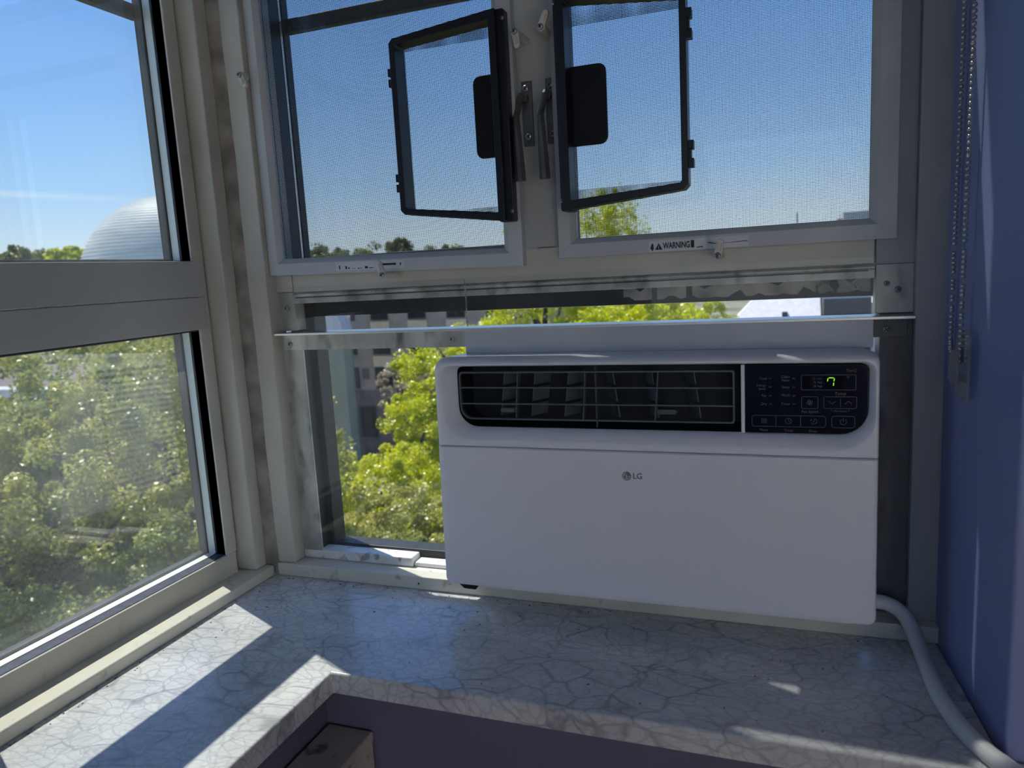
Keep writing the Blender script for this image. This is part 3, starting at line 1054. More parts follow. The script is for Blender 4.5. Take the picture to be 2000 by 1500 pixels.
# grille frame and bars
gy = .9845
go = rrect(-.4540 + .0075, -.0558, -.2128, -.1418, .006, .004, .004, .018, 6)
gi = rrect(-.4515 + .0075, -.0583, -.2103, -.1443, .005, .003, .003, .016, 6)
g = MB()
g.loft([[(x, gy + .006, z) for x, z in go], [(x, gy, z) for x, z in go], [(x, gy, z) for x, z in gi], [(x, gy + .006, z) for x, z in gi]])
gf = g.build('grille_frame', M['acg'], ac, .0004)
for z in (-.1652, -.1890):
    MB().box(-.4470, -.0570, gy - .0010, gy + .0035, z - .0011, z + .0011).build('grille_bar', M['acg'], ac, .0004)
for x in (-.3568, -.2575, -.1572):
    MB().hull8([(x - .0032, gy, -.2105), (x - .0018, gy, -.2105), (x - .0018, gy + .011, -.2105), (x - .0032, gy + .011, -.2105),
                (x + .0022, gy, -.1440), (x + .0036, gy, -.1440), (x + .0036, gy + .011, -.1440), (x + .0022, gy + .011, -.1440)]).build('grille_upright', M['acg'], ac, .0003)
B('centre_upright', M['acg'], -.2424, -.2408, .9900, 1.0, -.2225, -.1360, ac, .0003)
for x, ln in ((-.384, -1), (-.337, -1), (-.287, -1), (-.2150, 1), (-.161, 1), (-.105, 1)):
    for z0, z1 in ((-.1630, -.1460), (-.1870, -.1675), (-.2090, -.1912)):
        a = x + ln * -.004 * (z0 + .178) / .03
        b = x + ln * -.004 * (z1 + .178) / .03
        d = ln * -.016
        MB().hull8([(a, .9985, z0), (a + .0016, .9985, z0), (a + d + .0016, 1.026, z0), (a + d, 1.026, z0),
                    (b, .9985, z1), (b + .0016, .9985, z1), (b + d + .0016, 1.026, z1), (b + d, 1.026, z1)]).build('vane', M['acg'], ac, .0003)
for x, s in ((-.3730, 1), (-.1450, -1)):
    mb = MB()
    pts = rrect(x - .0135, x + .0135, -.2035, -.1965, .0034, .0034, .0034, .0034, 5)
    mb.prism(pts, 'y', .9935, .9985)
    lv = mb.build('vane_lever', M['acg'], ac, .0008)
    B('lever_grip', M['print'], x - .003 * s, x + .009 * s, .9915, .9937, -.2018, -.1982, lv, .0006) if s > 0 else None
# lower front panel
MB().loft([
    LP(rrect(-.4680, .1050, ZB + .002, ZM - .0008, .002, .002, .006, .006), y=1.020),
    LP(rrect(-.4790, .1118, ZB + .001, ZM - .0008, .002, .002, .007, .007), .026),
    LP(rrect(-.4812, .1130, ZB, ZM - .0008, .002, .002, .008, .008), .014),
    LP(rrect(-.4805, .1127, ZB + .0004, ZM - .0010, .002, .002, .009, .009), .0065),
    LP(rrect(-.4780, .1112, ZB + .0018, ZM - .0014, .003, .003, .010, .010), .0018),
    LP(rrect(-.4730, .1085, ZB + .0042, ZM - .0024, .004, .004, .010, .010), .0002),
    LP(rrect(-.4660, .1040, ZB + .0080, ZM - .0036, .004, .004, .010, .010), 0),
], True, True).build('front_panel', M['acw'], ac, 0, label='plain white lower front')
B('body', M['acw'], -.4650, .1030, 1.0, 1.0405, -.4600, -.2500, ac, .002)
MB().prism([(-.461, -.4635), (-.428, -.4640), (-.433, -.4720), (-.452, -.4715)], 'y', .966, 1.0).build('foot', M['bplast'], ac, .001, label='small dark foot under the front')
B('bottom_lip', M['acw'], -.4200, .0850, .972, .990, -.4690, -.4640, ac, .001)
# rear cabinet outside the window, louvred on the side
def cab_z(y, top):
    return (-.124 if top else -.456) - (y - 1.04) * .06


cab = MB().hull8([(-.451, 1.0405, cab_z(1.04, 0)), (.104, 1.0405, cab_z(1.04, 0)), (.104, 1.56, cab_z(1.56, 0)), (-.451, 1.56, cab_z(1.56, 0)),
                  (-.451, 1.0405, cab_z(1.04, 1)), (.104, 1.0405, cab_z(1.04, 1)), (.104, 1.56, cab_z(1.56, 1)), (-.451, 1.56, cab_z(1.56, 1))]).build(
    'cabinet', M['sheet'], ac, .003, label='white sheet metal cabinet outside the window')
for i in range(23):
    z = -.442 + i * .0130
    z2 = z - .34 * .06
    MB().hull8([(-.4510, 1.16, z), (-.4510, 1.50, z2), (-.4570, 1.50, z2 - .005), (-.4570, 1.16, z - .005),
                (-.4510, 1.16, z + .0065), (-.4510, 1.50, z2 + .0065), (-.4570, 1.50, z2 - .0035), (-.4570, 1.16, z - .0035)]).build('side_louvre', M['sheet'], cab, 0)
    MB().hull8([(-.4513, 1.16, z - .0062), (-.4500, 1.16, z - .0062), (-.4500, 1.50, z2 - .0062), (-.4513, 1.50, z2 - .0062),
                (-.4513, 1.16, z - .0002), (-.4500, 1.16, z - .0002), (-.4500, 1.50, z2 - .0002), (-.4513, 1.50, z2 - .0002)]).build('louvre_slot', M['achole'], cab, 0)
# logo
yl = fr(-.284) - .00025
mb = MB()
R_ = .0062
cx, cz = -.1970, -.2838
ring = [(R_ * math.cos(2 * math.pi * k / 36), R_ * math.sin(2 * math.pi * k / 36)) for k in range(36)]
mb.prism([(cx + a, cz + b) for a, b in ring], 'y', yl, yl + .0006)
lg = mb.build('emblem', M['logo'], ac, 0, smooth=False, label='round grey emblem with face made of two letters')
mb = MB()
a_ = [(math.cos(math.radians(t_)), math.sin(math.radians(t_))) for t_ in range(95, 360, 12)]
lo_ = [(cx + .0049 * a, cz + .0049 * b) for a, b in a_]
li_ = [(cx + .0043 * a, cz + .0043 * b) for a, b in a_]
for i in range(len(lo_) - 1):
    mb.prism([lo_[i], lo_[i + 1], li_[i + 1], li_[i]], 'y', yl - .0002, yl)
mb.box(cx + .0008, cx + .0046, yl - .0002, yl, cz - .0004, cz + .0003)
mb.box(cx - .0006, cx + .0001, yl - .0002, yl, cz - .0025, cz + .0025)
mb.box(cx - .0006, cx + .0016, yl - .0002, yl, cz - .0028, cz - .0021)
mb.sphere((cx - .0025, yl, cz + .0016), .0008, 8, 5, 1, .2, 1)
mb.build('emblem_lines', M['acw'], lg, 0, smooth=False)
mb = MB()
vs, fs = text_mesh('LG', .0112, -.1888, -.2836, yl + .0001, 'LEFT', .00022, .98)
mb.add(vs, fs)
mb.build('lettering', M['logo'], ac, 0, smooth=False, label='grey letters beside the round emblem')

# control panel
yp = .9830
pan = MB().prism(rrect(-.0432, .1008, -.2232, -.1352, .001, .008, .031, .001, 8), 'y', yp, 1.02).build('control_panel', M['acpanel'], ac, .0005, label='glossy black control panel with soft keys')
kz = yp / .974
P_ = lambda x, z: (x * kz, z * kz)
yt = yp - .0002
mb = MB()
for txt, s, x, z, al in (('Cool', .0046, -.0160, -.1512, 'RIGHT'), ('Energy', .0042, -.0172, -.1600, 'RIGHT'), ('Saver', .0042, -.0172, -.1643, 'RIGHT'),
                         ('Fan', .0044, -.0164, -.1731, 'RIGHT'), ('Dry', .0046, -.0160, -.1838, 'RIGHT'), ('Clean', .0046, .0060, -.1490, 'CENTER'),
                         ('Filter', .0046, .0060, -.1536, 'CENTER'), ('Sleep', .0044, .0062, -.1621, 'CENTER'), ('Wi-Fi', .0046, .0064, -.1727, 'CENTER'),
                         ('Timer', .0046, .0060, -.1836, 'CENTER'), ('ThinQ', .0046, .0809, -.1418, 'CENTER'), ('F1  Low', .0030, .0430, -.1516, 'CENTER'),
                         ('F2  Med', .0030, .0434, -.1563, 'CENTER'), ('F3  High', .0030, .0436, -.1610, 'CENTER'), ('°F', .0046, .0772, -.1505, 'CENTER'),
                         ('Temp', .0056, .0692, -.1702, 'CENTER'), ('Fan Speed', .0048, .0346, -.1932, 'CENTER'), ('Filter Reset', .0032, .0691, -.1921, 'CENTER'),
                         ('Mode', .0046, -.0197, -.2176, 'CENTER'), ('Timer', .0046, .0098, -.2178, 'CENTER'), ('Sleep', .0046, .0384, -.2180, 'CENTER')):
    x, z = P_(x, z)
    vs, fs = text_mesh(txt, s, x, z, yt, al)
    mb.add(vs, fs)
mb.build('lettering', M['print'], pan, 0, smooth=False)


def outline(x0, x1, z0, z1, r, name):
    x0, z0 = P_(x0, z0)
    x1, z1 = P_(x1, z1)
    o_ = rrect(x0, x1, z0, z1, r, r, r, r, 5)
    t_ = .00045
    i_ = rrect(x0 + t_, x1 - t_, z0 + t_, z1 - t_, r - t_, r - t_, r - t_, r - t_, 5)
    q = MB()
    q.loft([[(x, yp, z) for x, z in o_], [(x, yp - .0003, z) for x, z in o_], [(x, yp - .0003, z) for x, z in i_], [(x, yp, z) for x, z in i_]])
    return q


outline(.0242, .0866, -.1658, -.1466, .0020, '').build('display_outline', M['print'], pan, 0, smooth=False)
outline(.0246, .0440, -.1894, -.1740, .0022, '').build('fan_speed_key', M['print'], pan, 0, smooth=False)
q = outline(.0503, .0877, -.1890, -.1739, .0022, '')
q.box(*[v for v in (.0694 * kz, .0698 * kz)], yp - .0003, yp, -.1865 * kz, -.1762 * kz)
q.build('temperature_key', M['print'], pan, 0, smooth=False)
q = outline(-.0344, .0531, -.2131, -.1984, .0034, '')
for x in (-.0055, .0236):
    q.box(x * kz, (x + .0005) * kz, yp - .0003, yp, -.2120 * kz, -.1995 * kz)
q.build('mode_key', M['print'], pan, 0, smooth=False)
outline(.0595, .0860, -.2132, -.1982, .0034, '').build('power_key', M['print'], pan, 0, smooth=False)
# icons
q = MB()


def icon(name):
    global q
    q.build(name, M['print'], pan, 0, smooth=False)
    q = MB()


def stroke(pts, t_=.00045, closed=False):
    pts = [P_(*p) for p in pts]
    if closed:
        pts = pts + pts[:1]
    for (x0, z0), (x1, z1) in zip(pts, pts[1:]):
        d = math.hypot(x1 - x0, z1 - z0) or 1
        nx, nz_ = -(z1 - z0) / d * t_ / 2, (x1 - x0) / d * t_ / 2
        q.prism([(x0 + nx, z0 + nz_), (x1 + nx, z1 + nz_), (x1 - nx, z1 - nz_), (x0 - nx, z0 - nz_)], 'y', yp - .0003, yp)


def arc(cx, cz, r, a0, a1, n=14):
    return [(cx + r * math.cos(math.radians(a0 + (a1 - a0) * i / n)), cz + r * math.sin(math.radians(a0 + (a1 - a0) * i / n))) for i in range(n + 1)]


for dx in (-.0018, .0018):
    for dz in (-.0016, .0016):
        c0, c1 = -.0197 + dx, -.2058 + dz
        stroke([(c0 - .0012, c1 - .0011), (c0 + .0012, c1 - .0011), (c0 + .0012, c1 + .0011), (c0 - .0012, c1 + .0011)], .0004, True)
icon('mode_icon')
stroke(arc(.0093, -.2055, .0036, 0, 360, 20))
stroke([(.0093, -.2030), (.0093, -.2055), (.0112, -.2062)])
icon('timer_icon')
stroke(arc(.0390, -.2054, .0036, -150, 70))
stroke(arc(.0372, -.2040, .0026, -80, 50))
stroke([(.0352, -.2030), (.0368, -.2030), (.0352, -.2046), (.0368, -.2046)], .0004)
icon('sleep_icon')
stroke(arc(.0729, -.2055, .0036, 120, 420, 18))
stroke([(.0729, -.2010), (.0729, -.2052)])
icon('power_icon')
for k in range(4):
    a = k * 90 + 20
    cx_, cz_ = .0343 + .0021 * math.cos(math.radians(a)), -.1816 + .0021 * math.sin(math.radians(a))
    stroke(arc(cx_, cz_, .0014, 0, 360, 8))
icon('fan_icon')
stroke([(.0560, -.1795), (.0601, -.1832), (.0641, -.1795)])
icon('down_arrow')
stroke([(.0743, -.1832), (.0784, -.1795), (.0824, -.1832)])
icon('up_arrow')
stroke([(.0590, -.1902), (.0590, -.1918), (.0604, -.1918)], .0003)
icon('reset_bracket')
stroke([(.0792, -.1902), (.0792, -.1918), (.0778, -.1918)], .0003)
icon('reset_bracket')
for x in (-.0123, .0157):
    for z in (-.1512, -.1621, -.1731, -.1837):
        a, b = P_(x, z)
        B('indicator', M['bplast'], a - .0017, a + .0017, yp - .0003, yp, b - .0009, b + .0009, pan, 0)
dw = MB()
a, b = P_(.0512, -.1640)
c, d = P_(.0728, -.1478)
dw.box(a, c, yp - .0003, yp, b, d)
a, b = P_(.0270, -.1638)
c, d = P_(.0342, -.1482)
dw.box(a, c, yp - .0003, yp, b, d)
dw.build('display_window', plain('display_black', (.001, .001, .0015), .10), pan, 0, smooth=False)
eg, n_, l_, b_ = newmat('green_digit')
b_.inputs['Base Color'].default_value = (.1, .5, .02, 1)
b_.inputs['Emission Color'].default_value = (.28, .85, .02, 1)
b_.inputs['Emission Strength'].default_value = .85
sg = MB()
cx_, cz_ = P_(.0580, -.1556)
h, wd, t_ = .0052, .0037, .0011
sl = .0008


def seg(x0, z0, x1, z1):
    d = math.hypot(x1 - x0, z1 - z0)
    nx, nz_ = -(z1 - z0) / d * t_ / 2, (x1 - x0) / d * t_ / 2
    sh = lambda x, z: (x + (z - cz_) * .12, z)
    sg.prism([sh(x0 + nx, z0 + nz_), sh(x1 + nx, z1 + nz_), sh(x1 - nx, z1 - nz_), sh(x0 - nx, z0 - nz_)], 'y', yp - .0006, yp - .0003)


seg(cx_ - wd + .0008, cz_ + h, cx_ + wd - .0008, cz_ + h)
seg(cx_ - wd, cz_ + .0008, cx_ - wd, cz_ + h - .0006)
seg(cx_ + wd, cz_ + .0008, cx_ + wd, cz_ + h - .0006)
seg(cx_ + wd, cz_ - h + .0004, cx_ + wd, cz_ - .0008)
sg.build('digit', eg, pan, 0, smooth=False, label='glowing green seven')

# power cord
def smooth_path(pts, n=10):
    P = [Vector(p) for p in pts]
    P = [P[0] * 2 - P[1]] + P + [P[-1] * 2 - P[-2]]
    o = []
    for i in range(1, len(P) - 2):
        for k in range(n):
            t = k / n
            a, b, c, d = P[i - 1:i + 3]
            o.append(.5 * ((2 * b) + (c - a) * t + (2 * a - 5 * b + 4 * c - d) * t * t + (3 * b - a - 3 * c + d) * t ** 3))
    o.append(P[-2])
    return o


cp = smooth_path([(.070, 1.006, -.452), (.112, 1.006, -.450), (.133, 1.007, -.4535), (.150, 1.007, -.4660), (.1590, .9960, -.4820), (.1645, .968, -.4952), (.1655, .925, -.4955),
                  (.1665, .882, -.4955), (.1715, .842, -.4955), (.1800, .806, -.4955), (.1935, .774, -.4955), (.2080, .750, -.4957), (.232, .720, -.5100), (.255, .700, -.560)])
MB().tube(cp, .0094, 14).build('power_cord', M['cordm'], None, 0, label='thick white cord leaving the air conditioner over the marble along the blue wall', cat='cord', loc=(.17, .9, ZS))

# ---------------------------------------------------------------- roller blind chain and its holder
ch = thing('bead_chain', 'looped nickel ball chain hanging down the blue wall', 'chain', (.188, .95, -.13))
bm_ = MB().sphere((0, 0, 0), .0026, 12, 8).build('bead', M['chrome'])
bme = bm_.data
bpy.data.objects.remove(bm_)
path = [(.1875, .968, .62), (.1882, .975, .25), (.1880, .986, -.090), (.1880, .985, -.108), (.1878, .978, -.122), (.1876, .966, -.1290), (.1874, .952, -.1290), (.1872, .941, -.1230),
        (.1872, .935, -.112), (.1872, .932, -.095), (.1878, .924, .25), (.1880, .917, .62)]
sp_ = smooth_path(path, 60)
acc, last = 0, None
for p in sp_:
    if last is not None:
        acc += (p - last).length
    if last is None or acc >= .00635:
        acc = 0 if last is None else acc - .00635
        inst(bme, 'bead', ch, p)
    last = p
MB().tube(sp_[::6], .00045, 6).build('chain_wire', M['chrome'], ch, 0)
hd = thing('chain_holder', 'clear plastic chain tensioner screwed to the blue wall', 'holder', (.190, .94, -.168))
MB().prism([(.978, -.168 + .018), (.963, -.1665), (.930, -.170), (.905, -.166), (.9035, -.100), (.912, -.092), (.935, -.0905), (.955, -.096), (.972, -.118), (.981, -.140)],
           'x', .1895, .1925).build('back_shell', M['clear'], hd, .0015)
MB().prism([(.963, -.150), (.945, -.153), (.918, -.150), (.916, -.118), (.930, -.112), (.952, -.116), (.961, -.128)], 'x', .1815, .1840).build('front_cover', M['clear'], hd, .001)
MB().prism([(.953, -.146), (.936, -.150), (.931, -.146), (.947, -.141)], 'x', .1825, .1900).build('hook', M['clear'], hd, .0006)
inst(SCREW, 'screw', hd, (.1893, .966, -.1535), (0, 0, -math.pi / 2), .0032)

for lb, ax, lc in (('unseen white roller blind of the bead chain, lowered to limit light through the screened window', 'x', (-.3, .975, .655)), ('unseen white roller blind added over the top of the left window to limit its light', 'y', (-.842, .7, .50))):  # both out of view, hung low to cut light from high up
    rb = thing('unseen_blind', lb, 'blind', lc)
    if ax == 'x':
        B('fabric', M['blind'], -.83, .175, .985, .9865, .655, 1.20, rb, 0)
        B('hem_bar', M['screenpaint'], -.83, .175, .980, .991, .640, .656, rb, .002)
        MB().tube([(-.84, .985, 1.205), (.185, .985, 1.205)], .022, 16).build('roller', M['blind'], rb)
    else:
        B('fabric', M['blind'], -.8425, -.841, .48, .95, .515, 1.20, rb, 0)
        B('hem_bar', M['screenpaint'], -.847, -.836, .48, .95, .500, .516, rb, .002)
        MB().tube([(-.842, .48, 1.205), (-.842, .95, 1.205)], .022, 16).build('roller', M['blind'], rb)

# ---------------------------------------------------------------- painted box under the sill corner
bx = thing('pipe_box', 'chipped off-white boxed casing below the marble in the dark corner', 'casing', (-.552, .5, ZF))
B('top_board', M['boxpaint'], -.588, -.517, -1.0, .787, -.617, -.603, bx, .003, seg=3)
B('side_board', M['boxpaint'], -.530, -.519, -1.0, .786, ZF, -.617, bx, .002)

# ---------------------------------------------------------------- fill lamp added unseen behind the camera
lp = thing('fill_lamp', 'fill lamp with a round shade, added unseen in the room behind the camera', 'lamp', (.95, -1.0, ZF))
MB().tube([(.95, -1.0, ZF), (.95, -1.0, ZF + .025)], .13, 28).build('base', M['steel'], lp, .004)
MB().tube([(.95, -1.0, ZF + .02), (.95, -1.0, -.52)], .012, 12).build('pole', M['steel'], lp)
MB().loft([[(.95 + r * math.cos(2 * math.pi * k / 32), -1.0 + r * math.sin(2 * math.pi * k / 32), z) for k in range(32)] for r, z in ((.30, -.66), (.30, -.20))]).build('shade', M['shade'], lp)
MB().tube([(.95, -1.0, -.2005), (.95, -1.0, -.196)], .302, 32).build('shade_lid', M['blind'], lp)  # lid added to keep the fill light off the ceiling
ld = bpy.data.lights.new('fill_light', 'POINT')
ld.energy = FILL_LAMP
ld.color = (1, .90, .82)
ld.shadow_soft_size = .10
lo_ = bpy.data.objects.new('fill_light', ld)
COL.objects.link(lo_)
lo_.parent = lp
lo_.location = (0, 0, -.42 - ZF)

# ---------------------------------------------------------------- outside
GZ = -17.0
B('ground', M['ground'], -1600, 1600, 3, 1800, GZ - 1, GZ, kind='structure', bevel=0, label='ground far below outside the windows')


def leaf_cloud(c, rx, ry, rz, n, size, nclump, clump, seed, low=-.75):
    r = np.random.default_rng(seed)
    u = r.normal(size=(nclump, 3))
    u /= np.linalg.norm(u, axis=1)[:, None]
    u[:, 2] = np.maximum(u[:, 2], low)
    rad = r.uniform(.35, 1.0, nclump) ** .55
    cc = u * rad[:, None] * np.array([rx, ry, rz]) * (1 - clump * .6) + np.array(c)
    wts = r.uniform(.4, 1.3, nclump)
    k = r.choice(nclump, n, p=wts / wts.sum())
    d = r.normal(size=(n, 3))
    d /= np.linalg.norm(d, axis=1)[:, None]
    d *= (r.uniform(0, 1, n) ** .45)[:, None]
    cr_ = clump * r.uniform(.6, 1.3, nclump)[k][:, None] * np.array([rx, ry, rz * .75])
    p = cc[k] + d * cr_
    nrm = d * .6 + r.normal(size=(n, 3)) * .6 + np.array([0, 0, .7])
    nrm /= np.linalg.norm(nrm, axis=1)[:, None]
    t = np.cross(nrm, r.normal(size=(n, 3)))
    t /= np.linalg.norm(t, axis=1)[:, None] + 1e-9
    b = np.cross(nrm, t)
    s = (size * r.uniform(.6, 1.25, n))[:, None]
    v = np.stack([p - t * s * .5, p + b * s * .34 - nrm * s * .08, p + t * s * .5, p - b * s * .34 - nrm * s * .08], 1)
    return v.reshape(-1, 3), cc


def leaf_object(name, v, mt, parent):
    nq = len(v) // 4
    me = bpy.data.meshes.new(name)
    me.vertices.add(len(v))
    org = np.array(ORG[parent])
    me.vertices.foreach_set('co', (v - org).astype(np.float32).ravel())
    me.loops.add(len(v))
    me.loops.foreach_set('vertex_index', np.arange(len(v), dtype=np.int32))
    me.polygons.add(nq)
    me.polygons.foreach_set('loop_start', np.arange(0, len(v), 4, dtype=np.int32))
    me.update(calc_edges=True)
    me.materials.append(mt)
    o = bpy.data.objects.new(name, me)
    COL.objects.link(o)
    o.parent = parent
    o['kind'] = 'stuff'
    ORG[o] = ORG[parent]
    return o


TN = [0]


def tree(label, x, y, ztop, r, rz, n, size, mt, clumps=110, clump=.2, group=None, limbs=7, ry=None):
    TN[0] += 1
    seed = 100 + TN[0]
    o = thing('tree', label, 'tree', (x, y, GZ), group)
    cz = ztop - rz
    v, cc = leaf_cloud((x, y, cz), r, ry or r, rz, n, size, clumps, clump, seed)
    leaf_object('foliage', v, mt, o)
    rr = random.Random(seed)
    tr_ = .05 * r + .06
    fork = cz - rz * .45
    MB().tube([(x, y, GZ - .2), (x + rr.uniform(-.2, .2), y, (GZ + fork) / 2), (x, y, fork), (x + rr.uniform(-.3, .3), y + .1, cz + rz * .3)], [tr_ * 1.2, tr_, tr_ * .85, tr_ * .3], 10).build('trunk', M['bark'], o)
    for k in range(limbs):
        q_ = Vector(cc[rr.randrange(len(cc))])
        st_ = Vector((x, y, fork + rr.uniform(-.1, .4) * rz))
        md = st_.lerp(q_, .5) + Vector((rr.uniform(-.2, .2) * r, rr.uniform(-.2, .2) * r, rr.uniform(-.05, .2) * rz))
        MB().tube([tuple(st_), tuple(st_.lerp(md, .5) + Vector((0, 0, .05 * rz))), tuple(md), tuple(q_)], [tr_ * .55, tr_ * .42, tr_ * .28, tr_ * .08], 7).build('branch', M['bark'], o)
    return o


def pol(azd, d):
    return d * math.sin(math.radians(azd)), d * math.cos(math.radians(azd))


# street trees under the left window
for lb, a, d, zt, r, rz, n, s, mt, cl in (
        ('broad spring green tree filling the lower left pane, its crown left of centre', -56.5, 14.5, -.75, 3.0, 4.0, 70000, .085, 'leafA', 90),
        ('spring green tree with bare grey limbs showing behind the middle of the lower left pane', -49.5, 16, -.55, 3.1, 4.5, 70000, .085, 'leafB', 75),
        ('spring green tree seen behind the louvre reflections at the right of the lower left pane', -43.0, 17, -.5, 3.2, 4.5, 70000, .085, 'leafA', 95),
        ('tall tree farther back, its top just under the grey middle rail', -50.5, 25, -.6, 4.8, 4.6, 50000, .12, 'leafA', 90),
        ('lower bushy tree at the bottom of the left pane', -53.0, 12.0, -3.7, 2.7, 2.2, 45000, .075, 'leafB', 80),
        ('bushy tree at the bottom right corner of the left pane', -44.5, 12.5, -3.2, 2.5, 2.6, 40000, .075, 'leafB', 80),
        ('spring green tree cut by the left edge of the picture', -63.0, 15, -.7, 3.2, 4.2, 40000, .085, 'leafA', 90)):
    x, y = pol(a, d)
    tree(lb, x, y, zt, r, rz, n, s, M[mt], cl * 3, .095)
# trees in front of the brick building
for lb, a, d, zt, r, rz, n, s, mt, cl in (
        ('bright yellow green tree just left of the air conditioner', -25.3, 25, -3.0, 2.8, 3.2, 40000, .12, 'leafY', 90),
        ('round yellow green tree below the brick building, seen through the acrylic sheet', -31.2, 22, -4.7, 3.0, 2.4, 40000, .10, 'leafY', 90),
        ('low green tree at the bottom of the acrylic sheet', -30.0, 19, -5.3, 2.6, 2.0, 40000, .09, 'leafA', 90),
        ('yellow green tree whose branches reach over the ledge strip left of centre', -23.5, 27, -1.2, 3.4, 3.6, 34000, .12, 'leafY', 70),
        ('tall airy yellow green tree rising behind the mullion into both screens', -17.5, 34, 3.0, 3.0, 5.2, 30000, .12, 'leafY', 190),
        ('tall airy tree in the lower left of the right screen', -12.3, 36, 4.0, 2.5, 4.6, 26000, .12, 'leafY', 170),
        ('dense yellow green tree seen over the ledge strip at mid window', -12.0, 31, -1.0, 4.2, 3.8, 36000, .13, 'leafY', 90),
        ('dense yellow green tree seen over the ledge strip left of the pale roof', -8.6, 29, -.8, 2.6, 3.4, 34000, .13, 'leafY', 110),
        ('dense yellow green tree seen over the ledge strip beside the pale roof', -6.2, 32, -.9, 2.6, 3.6, 34000, .13, 'leafY', 90),
        ('dense green tree low behind the air conditioner', -18.0, 24, -1.5, 3.0, 3.8, 30000, .12, 'leafA', 90)):
    x, y = pol(a, d)
    tree(lb, x, y, zt, r, rz, n, s, M[mt], int(cl * 2.2), .115)
x, y = pol(-28.5, 44)
tree('pale tan blossoming tree in front of the brick building', x, y, -4.7, 2.0, 1.8, 16000, .13, M['leafP'], 120, .14)
for i, (a, d) in enumerate(((-34.5, 27), (-29.0, 30), (-24.5, 20), (-31.5, 15.5), (-27, 16.5))):
    x, y = pol(a, d)
    tree(('green shrub at the foot of the trees under the pale green wall', 'green shrub behind the yellow green tree left of the air conditioner', 'green shrub hidden low behind the air conditioner',
          'dark green shrub at the bottom left of the acrylic sheet', 'dark green shrub at the bottom of the acrylic sheet beside the air conditioner')[i], x, y, (-8.2, -7.5, -6.5, -5.4, -5.9)[i], 2.4, 1.7, 16000, .11, M['leafB'], 50, .22, limbs=3)
# distant treeline
P_L = 'seen through the left window'
P_S = 'seen through the left screen'
far = [(-57.8, 118, 7.0, 6, 'hazy olive skyline tree cut by the left picture edge'), (-55.2, 115, 7.6, 4.5, 'hazy olive skyline tree in the bottom left corner of the upper left pane'),
       (-53.4, 116, 7.7, 3.4, 'hazy olive skyline tree, second from the left picture edge'), (-51.9, 120, 6.6, 3.6, 'low brownish skyline tree left of the bright yellow green one'),
       (-50.2, 112, 6.9, 3.6, 'bright yellow green treetop on the skyline beside the dome'),
       (-36.0, 130, 6.0, 4.5, 'hazy skyline tree at the left end of the left screen'), (-34.0, 128, 6.3, 4.5, 'hazy skyline tree, second from the left in the left screen'),
       (-32.0, 132, 6.6, 4.5, 'hazy skyline tree in the left half of the left screen, beside the round one'), (-30.0, 130, 6.2, 4.5, 'hazy skyline tree just left of the worn sticker clip, in the left screen'),
       (-28.2, 126, 7.2, 3.2, 'dark round skyline tree standing above the others in the left screen'), (-26.4, 130, 6.1, 4.5, 'hazy skyline tree right of the dark round one'),
       (-24.2, 132, 5.8, 4.5, 'hazy skyline tree under the left screen door'), (-22.0, 134, 5.8, 4.5, 'hazy skyline tree beside the tall airy tree')]
for i, (a, d, zt, r, lb) in enumerate(far):
    x, y = pol(a, d)
    tree(lb, x, y, zt, r, 4.5 if i != 4 else 2.6, 7000, .5, M['leafY'] if i == 4 else M['leafF'], 70, .22, 'skyline trees', limbs=2)
x, y = pol(-46, 45)
tree('rounded green tree filling the gap behind the left pane trees', x, y, -.4, 7, 6, 26000, .26, M['leafB'], 90, .18)
x, y = pol(-55.5, 48)
tree('wide green tree far behind the trees at the left picture edge', x, y, -.4, 7.5, 6, 26000, .26, M['leafA'], 90, .18)


# buildings
bk = thing('apartment_building', 'brown brick apartment block with tan panels beyond the trees', 'building', (-28, 66, GZ))
YB = 60.0
B('wall', M['stone'], -37.9, -16, YB, YB + 14, -10.3, -.9, bk, 0, smooth=False)
B('base_wall', M['stone2'], -37.9, -16, YB - .1, YB + 14, GZ, -10.3, bk, 0, smooth=False)
B('parapet', M['stone2'], -38.0, -15.9, YB - .15, YB + 14, -.9, -.4, bk, 0, smooth=False)
for fl in range(3):
    zb_ = -10.15 + fl * 3.2
    for i in range(6):
        xc = -38.6 + .0 + i * 3.86
        xw0, xw1 = xc - .88 + 3.95 * 0, xc + .88
        if xw0 < -38:
            xw0, xw1 = -37.85, -37.85 + .2
        wf = B('window', M['winf'], xc - .90 if xc > -37 else -37.8, xc + .86 if xc > -37 else -37.4, YB - .12, YB + .05, zb_, zb_ + 2.0, bk, 0, smooth=False)
        for k in range(2):
            xa = (xc - .78) + k * .84
            B('pane', M['wing'], xa, xa + .72, YB - .18, YB - .125, zb_ + .12, zb_ + 1.88, wf, 0, smooth=False) if xc > -37 else None
        if xc > -37:
            B('spandrel', M['tan'], xc - 1.0, xc + .95, YB - .10, YB + .05, zb_ + 2.08, zb_ + 3.05, bk, 0, smooth=False)
    for i in range(5):
        xc = -36.7 + i * 3.86
        B('niche', M['stone2'], xc - .35, xc + .35, YB - .06, YB + .05, zb_ + .9, zb_ + 1.9, bk, 0, smooth=False)
for x0 in (-39.0 + 3.86 * .0 + .2, -31.2):
    x0 = max(x0, -37.6)
    dr = B('doorway', M['winf'], x0, x0 + 1.7, YB - .25, YB, -14.8, -11.9, bk, 0, smooth=False)
    B('pane', M['wing'], x0 + .2, x0 + 1.5, YB - .3, YB - .25, -14.0, -12.2, dr, 0, smooth=False)
gb = thing('green_block', 'pale green building with a light roof left of the brick block', 'building', (-42, 60, GZ))
